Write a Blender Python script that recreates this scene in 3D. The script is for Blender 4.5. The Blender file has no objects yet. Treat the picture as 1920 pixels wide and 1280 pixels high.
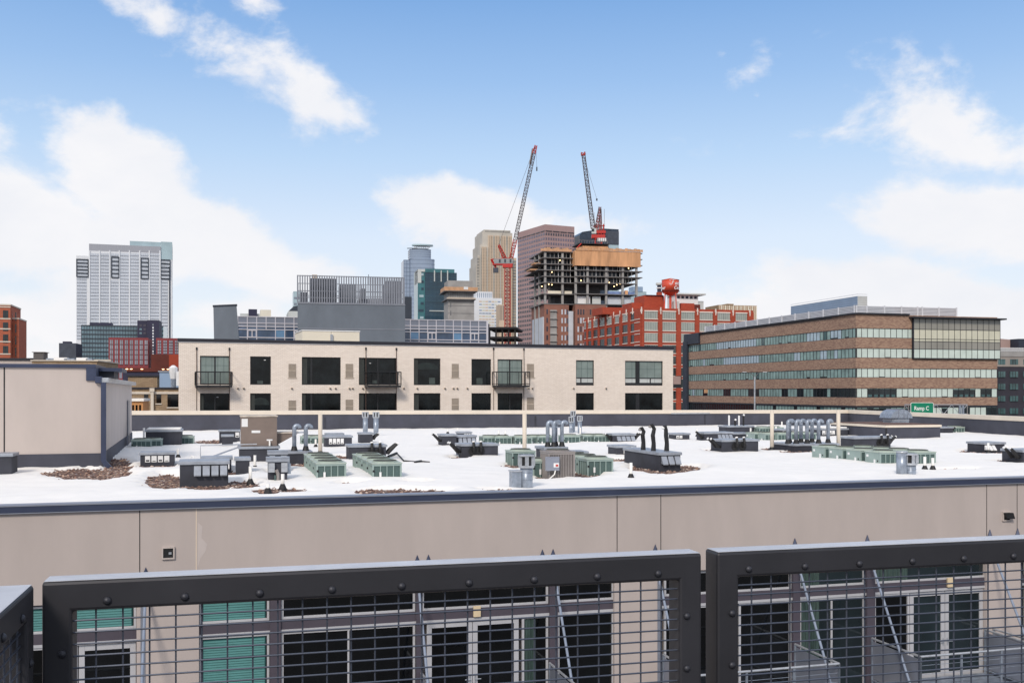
import bpy, bmesh, math, random
from mathutils import Vector, noise as mn
R = math.radians
sc = bpy.context.scene
col = sc.collection
random.seed(7)
F = 1890.0; CX = 960.0; HY = 733.0; CZ = 22.0      # lens in photo pixels, principal point, horizon row, eye height
# ------------------------------------------------------------------ camera
cam = bpy.data.objects.new('camera', bpy.data.cameras.new('camera')); col.objects.link(cam)
cam.location = (0, 0, CZ); cam.rotation_euler = (R(90), 0, 0)
cam.data.sensor_width = 36; cam.data.lens = 36*F/1920; cam.data.shift_y = (HY-640)/1920
cam.data.clip_start = 0.05; cam.data.clip_end = 20000
sc.camera = cam
# ------------------------------------------------------------------ light
SUN_EL, SUN_AZ = 38, 196      # azimuth measured clockwise from +Y (the view direction)
sun = bpy.data.objects.new('sun', bpy.data.lights.new('sun', 'SUN')); col.objects.link(sun)
sun.data.energy = 1.85; sun.data.angle = R(12); sun.data.color = (1.0, .90, .78)
sd = Vector((math.sin(R(SUN_AZ))*math.cos(R(SUN_EL)), math.cos(R(SUN_AZ))*math.cos(R(SUN_EL)), math.sin(R(SUN_EL))))
sun.rotation_euler = (-sd).to_track_quat('-Z', 'Y').to_euler()
sc.view_settings.view_transform = 'Standard'; sc.view_settings.look = 'None'
sc.view_settings.exposure = 0.42; sc.view_settings.gamma = 1
# ------------------------------------------------------------------ sky with clouds
w = bpy.data.worlds.new('World'); sc.world = w; w.use_nodes = True
nt = w.node_tree; nt.nodes.clear(); N = nt.nodes; L = nt.links
def nd(t, **k):
    n = N.new(t)
    for a, b in k.items(): setattr(n, a, b)
    return n
def mth(op, a, b=None, c=None, clamp=False):
    n = nd('ShaderNodeMath', operation=op, use_clamp=clamp)
    for i, x in enumerate((a, b, c)):
        if x is None: continue
        if hasattr(x, 'is_linked') or hasattr(x, 'links'): L.new(x, n.inputs[i])
        else: n.inputs[i].default_value = x
    return n.outputs[0]
out = nd('ShaderNodeOutputWorld'); bg = nd('ShaderNodeBackground'); bg.inputs[1].default_value = 0.10
sky = nd('ShaderNodeTexSky', sky_type='NISHITA', sun_disc=False, sun_elevation=R(SUN_EL), sun_rotation=R(SUN_AZ))
sky.air_density = 1.0; sky.dust_density = 0.6; sky.ozone_density = 1.6
tc = nd('ShaderNodeTexCoord'); sp = nd('ShaderNodeSeparateXYZ'); L.new(tc.outputs['Generated'], sp.inputs[0])
az = mth('ARCTAN2', sp.outputs[0], sp.outputs[1]); el = mth('ARCSINE', sp.outputs[2])
cmb = nd('ShaderNodeCombineXYZ'); L.new(az, cmb.inputs[0]); L.new(mth('MULTIPLY', el, 1.5), cmb.inputs[1])
def noise_n(vec, scale, detail, rough, dist=0.0):
    n = nd('ShaderNodeTexNoise'); n.inputs['Scale'].default_value = scale; n.inputs['Detail'].default_value = detail
    n.inputs['Roughness'].default_value = rough; n.inputs['Distortion'].default_value = dist
    L.new(vec, n.inputs['Vector']); return n.outputs[0]
nz1 = noise_n(cmb.outputs[0], 9, 9, .60, .25)
nz2 = noise_n(cmb.outputs[0], 26, 7, .6, .2)
nz3 = noise_n(cmb.outputs[0], 5, 6, .62, .3)
# cloud banks: azimuth, elevation (degrees), half widths, turn, thickness
def pix(px, py): return math.degrees(math.atan((px-CX)/F)), math.degrees(math.atan((HY-py)/F*math.cos(math.atan((px-CX)/F))))
def bank(px, py, rx, ry, rot, amp, soft=1.0):
    a0, e0 = pix(px, py); a0, e0 = R(a0), R(e0); rx, ry = rx/F, ry/F
    c, s = math.cos(R(rot)), math.sin(R(rot))
    dx = mth('SUBTRACT', az, a0); dy = mth('SUBTRACT', el, e0)
    p = mth('ADD', mth('MULTIPLY', dx, c/rx), mth('MULTIPLY', dy, s/rx))
    q = mth('ADD', mth('MULTIPLY', dx, -s/ry), mth('MULTIPLY', dy, c/ry))
    d = mth('SQRT', mth('ADD', mth('MULTIPLY', p, p), mth('MULTIPLY', q, q)))
    return mth('MULTIPLY', mth('SUBTRACT', 1.0, d, clamp=False), amp)
BANKS = [(40, 425, 300, 120, -14, .95), (225, 330, 150, 120, -38, 1.25), (400, 450, 260, 85, -24, 1.0), (120, 450, 350, 80, 0, .9), (560, 500, 220, 34, -8, .5),
         (290, 35, 190, 46, -28, .44), (430, 95, 170, 62, -28, .36), (565, 160, 170, 66, -30, .46), (480, 0, 60, 50, 0, .42),
         (890, 405, 190, 72, -14, 1.2), (960, 440, 260, 60, 0, .8), (1410, 135, 62, 44, 0, .34), (1420, 180, 22, 30, 0, .3),
         (1750, 235, 220, 95, -26, .50), (1860, 290, 190, 60, -10, .6), (1560, 250, 170, 34, 0, .30), (1850, 405, 260, 76, -4, 1.1), (1900, 420, 240, 90, 0, .7),
         (1690, 550, 260, 74, -12, 1.2), (1500, 590, 460, 70, 0, .8), (1870, 620, 250, 90, -10, .9), (430, 590, 130, 56, 0, .8), (90, 600, 200, 70, 0, .75),
         (-500, 300, 400, 120, 10, .9), (2500, 350, 450, 140, -10, .9), (960, 690, 2600, 60, 0, .75)]
tot = None
for b_ in BANKS:
    v = bank(*b_); tot = v if tot is None else mth('SMOOTH_MAX', tot, v, .25)
# clouds elsewhere in the sky come from the broad noise
away = mth('MULTIPLY', mth('SUBTRACT', mth('ABSOLUTE', az), .75, clamp=True), 1.0)
high = mth('SUBTRACT', el, .42, clamp=True)
glob = mth('MULTIPLY', mth('SUBTRACT', nz3, .22), mth('MULTIPLY', mth('ADD', away, high), 6, clamp=True))
glob = mth('SUBTRACT', glob, mth('SUBTRACT', 1.0, mth('MULTIPLY', mth('ADD', away, high), 12, clamp=True)))
tot = mth('MAXIMUM', tot, glob)
dens = mth('ADD', tot, mth('MULTIPLY', mth('SUBTRACT', nz1, .52), 1.55))
dens = mth('ADD', dens, mth('MULTIPLY', mth('SUBTRACT', nz2, .5), .55))
mr = nd('ShaderNodeMapRange', interpolation_type='SMOOTHSTEP'); L.new(dens, mr.inputs[0])
mr.inputs[1].default_value = -.02; mr.inputs[2].default_value = .42
inside = nd('ShaderNodeMapRange', interpolation_type='SMOOTHSTEP'); L.new(tot, inside.inputs[0])
inside.inputs[1].default_value = -.36; inside.inputs[2].default_value = .0
cl = mth('MULTIPLY', mr.outputs[0], inside.outputs[0])
cl = mth('MULTIPLY', cl, .96)
# clear air: deep blue high up, pale low over the skyline, tempered by the physical sky
ramp = nd('ShaderNodeValToRGB'); rm = nd('ShaderNodeMapRange'); L.new(el, rm.inputs[0]); rm.inputs[1].default_value = 0; rm.inputs[2].default_value = .9; L.new(rm.outputs[0], ramp.inputs[0])
cr_ = ramp.color_ramp; cr_.elements[0].position = 0; cr_.elements[0].color = (.80, .83, .88, 1); cr_.elements[1].position = 1; cr_.elements[1].color = (.09, .20, .45, 1)
for p_, c_ in ((.08, (.76, .81, .88, 1)), (.165, (.68, .77, .90, 1)), (.25, (.48, .65, .875, 1)), (.33, (.32, .51, .81, 1)), (.41, (.205, .395, .73, 1))):
    e_ = cr_.elements.new(p_); e_.color = c_
up = nd('ShaderNodeMixRGB', blend_type='MULTIPLY'); up.inputs[0].default_value = 1; L.new(ramp.outputs[0], up.inputs[1]); up.inputs[2].default_value = (8.18, 8.18, 8.18, 1)
skym = nd('ShaderNodeMixRGB', blend_type='MIX'); skym.inputs[0].default_value = .88; L.new(sky.outputs[0], skym.inputs[1]); L.new(up.outputs[0], skym.inputs[2])
shade = nd('ShaderNodeMixRGB', blend_type='MIX'); L.new(mth('MULTIPLY', mth('SUBTRACT', nz3, .35), 2.2, clamp=True), shade.inputs[0])
shade.inputs[1].default_value = (6.5, 6.6, 6.95, 1); shade.inputs[2].default_value = (7.5, 7.35, 7.35, 1)
fin = nd('ShaderNodeMixRGB', blend_type='MIX'); L.new(cl, fin.inputs[0]); L.new(skym.outputs[0], fin.inputs[1]); L.new(shade.outputs[0], fin.inputs[2])
L.new(fin.outputs[0], bg.inputs[0]); L.new(bg.outputs[0], out.inputs[0])
# ------------------------------------------------------------------ materials
def lin(c): return tuple(((x/255)/12.92 if x/255 <= .04045 else ((x/255+.055)/1.055)**2.4) for x in c)
def mat(name, rgb, rough=.7, var=.12, scale=2.0, bump=0.0, metal=0.0, rgb2=None, spec=.5, detail=6, stretch=None, coat=0):
    m = bpy.data.materials.new(name); m.use_nodes = True; t = m.node_tree; p = t.nodes['Principled BSDF']
    p.inputs['Roughness'].default_value = rough; p.inputs['Metallic'].default_value = metal
    p.inputs['Specular IOR Level'].default_value = spec
    c = lin(rgb); c2 = lin(rgb2) if rgb2 else tuple(x*(1-2*var) for x in c); c1 = c if rgb2 else tuple(min(1, x*(1+var)) for x in c)
    co = t.nodes.new('ShaderNodeTexCoord'); mp = t.nodes.new('ShaderNodeMapping'); t.links.new(co.outputs['Object'], mp.inputs[0])
    if stretch: mp.inputs['Scale'].default_value = stretch
    n = t.nodes.new('ShaderNodeTexNoise'); n.inputs['Scale'].default_value = scale; n.inputs['Detail'].default_value = detail; n.inputs['Roughness'].default_value = .6
    t.links.new(mp.outputs[0], n.inputs['Vector'])
    r = t.nodes.new('ShaderNodeValToRGB'); t.links.new(n.outputs[0], r.inputs[0])
    r.color_ramp.elements[0].position = .3; r.color_ramp.elements[1].position = .7
    r.color_ramp.elements[0].color = (*c2, 1); r.color_ramp.elements[1].color = (*c1, 1)
    t.links.new(r.outputs[0], p.inputs['Base Color'])
    if bump:
        b = t.nodes.new('ShaderNodeBump'); b.inputs['Strength'].default_value = bump; b.inputs['Distance'].default_value = .02
        t.links.new(n.outputs[0], b.inputs['Height']); t.links.new(b.outputs[0], p.inputs['Normal'])
    return m
def brick(name, c1, c2, mortar, bw=.22, bh=.075, ms=.012, var=.15, big=.3):
    m = bpy.data.materials.new(name); m.use_nodes = True; t = m.node_tree; p = t.nodes['Principled BSDF']; p.inputs['Roughness'].default_value = .85
    co = t.nodes.new('ShaderNodeTexCoord'); s = t.nodes.new('ShaderNodeSeparateXYZ'); t.links.new(co.outputs['Object'], s.inputs[0])
    a = t.nodes.new('ShaderNodeMath'); t.links.new(s.outputs[0], a.inputs[0]); t.links.new(s.outputs[1], a.inputs[1])
    k = t.nodes.new('ShaderNodeCombineXYZ'); t.links.new(a.outputs[0], k.inputs[0]); t.links.new(s.outputs[2], k.inputs[1])
    b = t.nodes.new('ShaderNodeTexBrick'); t.links.new(k.outputs[0], b.inputs['Vector'])
    b.inputs['Color1'].default_value = (*lin(c1), 1); b.inputs['Color2'].default_value = (*lin(c2), 1); b.inputs['Mortar'].default_value = (*lin(mortar), 1)
    b.inputs['Scale'].default_value = 1; b.inputs['Brick Width'].default_value = bw; b.inputs['Row Height'].default_value = bh; b.inputs['Mortar Size'].default_value = ms
    n = t.nodes.new('ShaderNodeTexNoise'); n.inputs['Scale'].default_value = big; n.inputs['Detail'].default_value = 8; t.links.new(co.outputs['Object'], n.inputs['Vector'])
    r = t.nodes.new('ShaderNodeMapRange'); t.links.new(n.outputs[0], r.inputs[0]); r.inputs[1].default_value = .25; r.inputs[2].default_value = .75; r.inputs[3].default_value = 1-var; r.inputs[4].default_value = 1+var*.4
    x = t.nodes.new('ShaderNodeMixRGB'); x.blend_type = 'MULTIPLY'; x.inputs[0].default_value = 1
    t.links.new(b.outputs[0], x.inputs[1]); t.links.new(r.outputs[0], x.inputs[2]); t.links.new(x.outputs[0], p.inputs['Base Color'])
    bu = t.nodes.new('ShaderNodeBump'); bu.inputs['Strength'].default_value = .3; bu.inputs['Distance'].default_value = .01; bu.invert = True
    t.links.new(b.outputs[1], bu.inputs['Height']); t.links.new(bu.outputs[0], p.inputs['Normal'])
    return m
def emit(name, rgb, k):
    m = bpy.data.materials.new(name); m.use_nodes = True; p = m.node_tree.nodes['Principled BSDF']
    p.inputs['Base Color'].default_value = (*lin(rgb), 1); p.inputs['Emission Color'].default_value = (*lin(rgb), 1); p.inputs['Emission Strength'].default_value = k
    return m
def pebble_mat():
    m = bpy.data.materials.new('pebbles'); m.use_nodes = True; t = m.node_tree; p = t.nodes['Principled BSDF']; p.inputs['Roughness'].default_value = .8
    g = t.nodes.new('ShaderNodeNewGeometry'); r = t.nodes.new('ShaderNodeValToRGB'); t.links.new(g.outputs['Random Per Island'], r.inputs[0])
    e = r.color_ramp.elements; e[0].color = (.10, .055, .05, 1); e[1].color = (.62, .52, .45, 1)
    for pos, c in ((.25, (.22, .13, .10, 1)), (.5, (.30, .21, .16, 1)), (.72, (.20, .17, .17, 1)), (.86, (.42, .25, .17, 1))):
        x = e.new(pos); x.color = c
    t.links.new(r.outputs[0], p.inputs['Base Color']); return m
def glass(name, rgb, rough=.06, var=.3, scale=.4, spec=.6): return mat(name, rgb, rough, var, scale, spec=spec)
M = dict(
 asphalt=mat('asphalt', (62, 62, 64), .9, .15, .5), snow=mat('snow', (243, 240, 235), .65, .02, 1.5, bump=.25),
 stucco=mat('tan stucco', (182, 171, 166), .9, .045, .9, bump=.12, detail=14, stretch=(1, 1, .3)), stucco2=mat('pale tan stucco', (190, 179, 173), .9, .045, 1.0, bump=.1, detail=14, stretch=(1, 1, .35)),
 stuccoL=mat('light stucco band', (222, 205, 185), .9, .05, .8), patchm=mat('stucco repair', (190, 180, 176), .9, .03, 2),
 fascia=mat('blue fascia metal', (62, 70, 94), .42, .08, 1.2, metal=.3), fasciaL=mat('grey edge metal', (150, 155, 168), .4, .08, 1, metal=.5),
 membrane=mat('dark roof membrane', (66, 68, 80), .75, .14, .9, bump=.1), boxdark=mat('dark curb membrane', (52, 54, 64), .7, .2, 1.6, bump=.1),
 lid=mat('galvanised lid', (158, 164, 174), .4, .14, 3, metal=.25), galv=mat('galvanised steel', (150, 160, 174), .36, .2, 5, metal=.35),
 galvL=mat('bright galvanised steel', (186, 190, 196), .35, .12, 6, metal=.5), cope=mat('cream coping', (214, 203, 188), .7, .05, .8),
 white=mat('white painted metal', (226, 226, 226), .5, .04, 3), pvc=mat('white plastic pipe', (232, 230, 226), .45, .03, 3), black=mat('black rubber', (24, 24, 27), .6, .25, 6),
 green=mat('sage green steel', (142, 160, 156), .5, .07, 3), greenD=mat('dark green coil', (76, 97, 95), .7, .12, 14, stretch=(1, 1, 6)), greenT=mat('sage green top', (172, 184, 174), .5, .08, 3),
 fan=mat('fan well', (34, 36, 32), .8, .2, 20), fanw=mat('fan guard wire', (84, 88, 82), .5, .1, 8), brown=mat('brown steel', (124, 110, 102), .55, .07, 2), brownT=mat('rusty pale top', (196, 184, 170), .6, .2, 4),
 greyac=mat('grey steel cabinet', (142, 136, 134), .5, .07, 3), greyacD=mat('dark louvre grey', (92, 88, 88), .6, .1, 6),
 gravel=mat('brown gravel', (128, 100, 88), .95, .3, 22, bump=.8, rgb2=(58, 42, 40)), pebble=pebble_mat(),
 rail=mat('weathered bronze railing', (52, 52, 57), .5, .16, 2.2, metal=.3, bump=.06), railT=mat('lit railing top', (196, 197, 202), .4, .10, 5, metal=.15), wire=mat('railing wire', (78, 84, 98), .4, .1, 8, metal=.4),
 bolt=mat('bronze bolt', (60, 61, 68), .5, .1, 8, metal=.4),
 gblack=glass('dark window glass', (14, 16, 18), .05, .5), gblk2=glass('cream block window glass', (20, 25, 27), .12, .6, .9, spec=.3), gshade=glass('window with pale blind', (128, 142, 138), .25, .12, .6),
 gteal=glass('teal glass', (70, 100, 102), .12, .3, .3), gpale=glass('window with light blind', (204, 218, 210), .3, .06, .5), gpaleS=glass('green window with blind', (140, 168, 164), .2, .2, .4), gsky=glass('pale blue window', (176, 196, 208), .15, .1, .5), gdark=glass('dark green glass', (34, 44, 48), .1, .4, .2),
 gtan=glass('tan grey spandrel glass', (148, 146, 138), .2, .1, .1), gcream=glass('cream blind glass', (208, 206, 186), .3, .06, .3),
 blind=mat('teal blind slat', (88, 142, 140), .6, .06, 3), blindD=mat('teal blind shadow gap', (34, 88, 88), .7, .1, 3), curtain=mat('grey green curtain', (58, 78, 74), .8, .3, 6, stretch=(6, 1, .3)), pillow=mat('grey cushion', (70, 84, 82), .9, .1, 3),
 silver=mat('silver window frame', (190, 190, 194), .45, .04, 2, metal=.2), span=mat('dark violet spandrel', (74, 68, 78), .6, .05, 2), frameblk=mat('black window frame', (34, 35, 38), .5, .08, 2),
 cream=brick('cream brick', (246, 234, 222), (235, 222, 209), (216, 203, 191), .30, .10, .014, .07), creamcap=mat('black roof edge', (36, 36, 46), .5, .1, 1), louvre=mat('beige louvre', (196, 182, 166), .6, .05, 3), louvreD=mat('louvre gap', (134, 124, 114), .7, .08, 3),
 rustbr=mat('stain brown iron', (92, 70, 60), .7, .2, 4),
 obrick=brick('brown office brick', (178, 148, 126), (136, 106, 92), (152, 126, 110), .50, .18, .02, .10, .3), obrick2=mat('brick mix', (150, 120, 105)),
 navy=mat('navy metal', (42, 48, 62), .55, .1, .3), darktrim=mat('dark trim', (38, 40, 48), .6, .1, .5), whitelouv=mat('white louvre screen', (206, 208, 214), .55, .05, .3), louvD=mat('grey louvre shadow line', (150, 153, 162), .6, .05, .4), bluebox=mat('blue grey cladding', (142, 164, 190), .5, .06, .2), palebox=mat('pale cladding', (196, 200, 198), .5, .05, .2),
 ford=brick('red orange brick', (176, 78, 52), (160, 64, 44), (150, 66, 48), .8, .25, .02, .14, .15), fordline=mat('white stone trim', (228, 214, 204), .8, .04, .3), fordwin=glass('pale grey factory window', (168, 174, 166), .2, .1, .2), fordwinD=glass('dark factory window', (62, 74, 74), .1, .5, .15), orange=mat('orange red tank paint', (206, 78, 54), .5, .06, .3),
 concS=mat('raw slab concrete', (122, 120, 120), .85, .12, .3), rodm=mat('dull galvanised rod', (132, 144, 164), .6, .1, 3), concrete=mat('raw concrete', (158, 156, 154), .85, .12, .25), concD=mat('shadowed core concrete', (112, 112, 116), .9, .2, .15), ply=mat('orange plywood', (214, 162, 118), .7, .2, .3, stretch=(1, 1, .15)), plyL=mat('pale plywood formwork', (200, 156, 120), .7, .12, .8), cbrick=mat('brown brick cladding', (142, 98, 84), .85, .1, .4), panelw=mat('white wrap', (196, 202, 210), .6, .06, .3), netting=mat('blue grey glazing', (44, 58, 76), .3, .3, .3), redsteel=mat('red crane steel', (188, 46, 40), .5, .08, 1), cablegrey=mat('grey lattice steel', (92, 82, 84), .5, .1, 1), redpale=mat('faded red steel', (170, 84, 78), .5, .1, 1), cwt=mat('counterweight concrete', (150, 154, 156), .8, .15, .6),
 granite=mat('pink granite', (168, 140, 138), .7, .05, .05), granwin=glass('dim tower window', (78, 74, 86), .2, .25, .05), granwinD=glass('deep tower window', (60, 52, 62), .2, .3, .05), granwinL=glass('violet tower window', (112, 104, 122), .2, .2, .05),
 wells=mat('tan limestone', (206, 186, 164), .7, .05, .03), wellsg=glass('grey tower glass', (158, 156, 152), .2, .2, .05), wellsw=glass('amber strip window', (190, 158, 120), .25, .2, .05), wellsc=mat('pale stone crown', (192, 186, 176), .7, .08, .05),
 capella=glass('blue grey tower glass', (146, 162, 184), .18, .1, .04), capellaD=mat('tower floor line', (108, 122, 146), .5, .1, .1), tealt=glass('teal tower glass', (26, 58, 78), .08, .35, .04), tealL=glass('turquoise tower glass', (58, 116, 124), .15, .3, .05), tealm=mat('teal mullion', (58, 90, 106), .5, .1, .1),
 wtower=mat('white tower panel', (224, 227, 232), .5, .04, .05), wtglass=glass('silver tower window', (196, 203, 214), .2, .09, .03), wtline=mat('grey floor line', (124, 132, 146), .6, .1, .1), wtgrey=mat('grey louvre crown', (160, 163, 172), .6, .06, .2, stretch=(8, 8, .1)), wtteal=glass('pale teal tower glass', (166, 188, 196), .15, .12, .05),
 bglass=glass('blue green office glass', (108, 134, 146), .12, .25, .06), bdark=mat('dark floor band', (52, 60, 72), .5, .1, .1), navyt=mat('deep navy panel', (42, 42, 68), .6, .12, .1), redfr=mat('crimson frame', (136, 58, 62), .7, .08, .1), redwin=glass('grey blue window', (150, 158, 168), .2, .22, .08), rust=mat('rusted steel wall', (98, 42, 32), .8, .2, .15), rustL=mat('orange rust wall', (152, 60, 36), .8, .1, .15),
 gmetal=mat('grey standing metal', (112, 120, 130), .5, .09, .25, metal=.25, stretch=(1, 1, .5)), gmetalD=mat('grey slat', (134, 138, 148), .5, .08, .5, metal=.2), plantd=mat('dark roof plant', (70, 76, 88), .7, .15, .4),
 cwblue=glass('blue curtain wall glass', (66, 88, 118), .06, .35, .25), cwgrey=mat('grey curtain wall panel', (124, 130, 144), .4, .06, .2), cwlt=glass('bright blue glass', (96, 138, 176), .08, .2, .3), cwfr=mat('white mullion', (206, 204, 212), .5, .04, .4),
 creamw=mat('cream plant screen', (226, 218, 200), .7, .03, .3), tanbr=brick('weathered tan brick', (176, 152, 122), (150, 126, 100), (140, 120, 98), .5, .16, .02, .2), ochre=mat('ochre wall', (206, 150, 98), .8, .1, .3), redbrick=brick('orange brick', (186, 104, 76), (168, 88, 62), (160, 96, 76), .6, .2, .02, .12),
 roofgrey=mat('grey roof', (120, 116, 116), .9, .15, .3), darkslab=mat('dark parking deck', (38, 36, 38), .9, .2, .2), pinkc=mat('pinkish curved cladding', (164, 140, 134), .7, .06, .2), taupe=mat('taupe panel', (150, 142, 136), .8, .06, .3), charbr=mat('charcoal cladding', (52, 50, 60), .8, .12, .3), signg=mat('sign green', (0, 128, 96), .4, .04, 3), lampglass=mat('pale lamp head', (200, 202, 204), .4, .05, 2), bulb=emit('work lamp', (255, 214, 150), 5), walllamp=mat('wall lamp', (214, 194, 160), .5, .05, 3), tred=mat('red sticker', (190, 60, 50)),
 furn=mat('dim furniture', (66, 76, 74), .8, .2, 3), dimcurt=mat('dim curtain', (58, 62, 60), .8, .2, 5, stretch=(8, 1, .3)), dimgreen=mat('dim room reflection', (30, 40, 38), .4, .3, 2),
 whitep=mat('white lettering', (240, 240, 238), .5, .01, 2), bluenet=mat('blue tarp', (118, 140, 186), .7, .15, .5))
# ------------------------------------------------------------------ mesh helpers
class MB:
    def __init__(s): s.v = []; s.f = []; s.m = []; s.mats = []
    def mi(s, m):
        if m not in s.mats: s.mats.append(m)
        return s.mats.index(m)
    def face(s, pts, m):
        b = len(s.v); s.v += [tuple(p) for p in pts]; s.f.append(tuple(range(b, b+len(pts)))); s.m.append(s.mi(m))
    def box(s, x0, x1, y0, y1, z0, z1, m):
        b = len(s.v); s.v += [(x0, y0, z0), (x1, y0, z0), (x1, y1, z0), (x0, y1, z0), (x0, y0, z1), (x1, y0, z1), (x1, y1, z1), (x0, y1, z1)]
        s.f += [(b, b+3, b+2, b+1), (b+4, b+5, b+6, b+7), (b, b+1, b+5, b+4), (b+1, b+2, b+6, b+5), (b+2, b+3, b+7, b+6), (b+3, b, b+4, b+7)]; s.m += [s.mi(m)]*6
        return s
    def prism(s, pts, z0, z1, m, mt=None):
        n = len(pts); b = len(s.v); zt = z1 if isinstance(z1, (list, tuple)) else [z1]*n
        s.v += [(p[0], p[1], z0) for p in pts]+[(p[0], p[1], zt[i]) for i, p in enumerate(pts)]
        s.f.append(tuple(range(b+n-1, b-1, -1))); s.m.append(s.mi(m)); s.f.append(tuple(range(b+n, b+2*n))); s.m.append(s.mi(mt or m))
        for i in range(n):
            j = (i+1) % n; s.f.append((b+i, b+j, b+n+j, b+n+i)); s.m.append(s.mi(m))
    def ext(s, pts, y0, y1, m):          # polygon in x,z pushed along y
        n = len(pts); b = len(s.v); s.v += [(p[0], y0, p[1]) for p in pts]+[(p[0], y1, p[1]) for p in pts]
        s.f.append(tuple(range(b, b+n))); s.f.append(tuple(range(b+2*n-1, b+n-1, -1))); s.m += [s.mi(m)]*2
        for i in range(n):
            j = (i+1) % n; s.f.append((b+i, b+n+i, b+n+j, b+j)); s.m.append(s.mi(m))
    def tube(s, path, r, m, n=8, cap=True):
        P = [Vector(p) for p in path]; rr = r if isinstance(r, (list, tuple)) else [r]*len(P); rings = []; up = None
        for i, p in enumerate(P):
            d = (P[min(i+1, len(P)-1)]-P[max(i-1, 0)]).normalized()
            if up is None: up = Vector((0, 0, 1)) if abs(d.z) < .9 else Vector((1, 0, 0))
            a = d.cross(up).normalized(); c = a.cross(d).normalized(); up = c; b = len(s.v)
            for k in range(n):
                t = 2*math.pi*k/n; q = p+a*math.cos(t)*rr[i]+c*math.sin(t)*rr[i]; s.v.append(tuple(q))
            rings.append(b)
        for a, b in zip(rings, rings[1:]):
            for k in range(n):
                s.f.append((a+k, a+(k+1) % n, b+(k+1) % n, b+k)); s.m.append(s.mi(m))
        if cap:
            s.f.append(tuple(rings[0]+k for k in range(n-1, -1, -1))); s.f.append(tuple(rings[-1]+k for k in range(n))); s.m += [s.mi(m)]*2
        return s
    def cyl(s, x, y, z0, z1, r, m, n=14): return s.tube([(x, y, z0), (x, y, z1)], r, m, n)
    def bar(s, p, q, r, m, n=4): return s.tube([p, q], r, m, n)
    def build(s, name, parent=None, smooth=False, bevel=0):
        me = bpy.data.meshes.new(name); me.from_pydata(s.v, [], s.f)
        for m in s.mats: me.materials.append(m)
        me.polygons.foreach_set('material_index', s.m); me.update()
        bm = bmesh.new(); bm.from_mesh(me); bmesh.ops.recalc_face_normals(bm, faces=bm.faces); bm.to_mesh(me); bm.free()
        if smooth:
            for p in me.polygons: p.use_smooth = len(p.vertices) == 4
        o = bpy.data.objects.new(name, me); col.objects.link(o)
        if parent: o.parent = parent
        if bevel:
            b = o.modifiers.new('edge', 'BEVEL'); b.width = bevel; b.segments = 2; b.limit_method = 'ANGLE'; b.angle_limit = R(40)
        return o
def tag(o, label=None, cat=None, group=None, kind=None):
    if label: o['label'] = label
    if cat: o['category'] = cat
    if group: o['group'] = group
    if kind: o['kind'] = kind
    return o
def thing(name, label, cat, loc=(0, 0, 0), rz=0, group=None):
    o = bpy.data.objects.new(name, None); o.empty_display_size = .3; col.objects.link(o); o.location = loc; o.rotation_euler = (0, 0, rz)
    return tag(o, label, cat, group)
def copy_tree(o, loc, rz, label, group=None):
    r = o.copy(); col.objects.link(r); r.location = loc; r.rotation_euler = (0, 0, rz); r['label'] = label
    if group: r['group'] = group
    for c in o.children:
        d = c.copy(); col.objects.link(d); d.parent = r
        for g in c.children:
            e = g.copy(); col.objects.link(e); e.parent = d
    return r
def wall_holes(mb, u0, u1, z0, z1, holes, m, depth=.15, v=0.0, mr=None):
    us = sorted({u0, u1, *[h[0] for h in holes], *[h[1] for h in holes]}); zs = sorted({z0, z1, *[h[2] for h in holes], *[h[3] for h in holes]})
    for a, b in zip(us, us[1:]):
        for c, d in zip(zs, zs[1:]):
            x, y = (a+b)/2, (c+d)/2
            if any(h[0] < x < h[1] and h[2] < y < h[3] for h in holes): continue
            mb.face([(a, v, c), (b, v, c), (b, v, d), (a, v, d)], m)
    for a, b, c, d in holes:
        e = v+depth; k = mr or m
        mb.face([(a, v, c), (a, e, c), (a, e, d), (a, v, d)], k); mb.face([(b, v, c), (b, e, c), (b, e, d), (b, v, d)], k)
        mb.face([(a, v, c), (b, v, c), (b, e, c), (a, e, c)], k); mb.face([(a, v, d), (b, v, d), (b, e, d), (a, e, d)], k)
def X(px, Y): return (px-CX)/F*Y
def Zp(py, Y): return CZ+(HY-py)/F*Y
class B:          # a building frame: origin at one front corner, u along the front, v going back, z up
    def __init__(s, name, label, cat, px, Y, a, group=None):
        s.a = R(a); s.c = math.cos(s.a); s.s = math.sin(s.a); s.Y = Y; s.X = X(px, Y)
        s.root = thing(name, label, cat, (s.X, Y, 0), s.a, group)
    def U(s, px, v=0):
        t = (px-CX)/F; x0 = s.X-v*s.s; y0 = s.Y+v*s.c
        return (t*y0-x0)/(s.c-t*s.s)
    def V(s, px, u=0):
        t = (px-CX)/F; x0 = s.X+u*s.c; y0 = s.Y+u*s.s
        return (x0-t*y0)/(s.s+t*s.c)
    def Z(s, py, u=0, v=0): return Zp(py, s.Y+u*s.s+v*s.c)
    def ux(s, px, py, v=0): u = s.U(px, v); return u, s.Z(py, u, v)
    def part(s, name, mb, **k): return mb.build(name, s.root, **k)
def parts_or_stuff(b, rects, make, name='window', cap=100):   # rects -> individual parts, beyond the cap one 'stuff' part
    rest = MB()
    for i, r in enumerate(rects):
        if i < cap:
            mb = MB(); make(mb, r); b.part(name, mb)
        else: make(rest, r)
    if rest.f: tag(b.part(name, rest), kind='stuff')
# ------------------------------------------------------------------ ground
g = MB(); g.face([(-9000, -3000, 0), (9000, -3000, 0), (9000, 12000, 0), (-9000, 12000, 0)], M['asphalt'])
tag(g.build('ground'), kind='structure')
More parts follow.
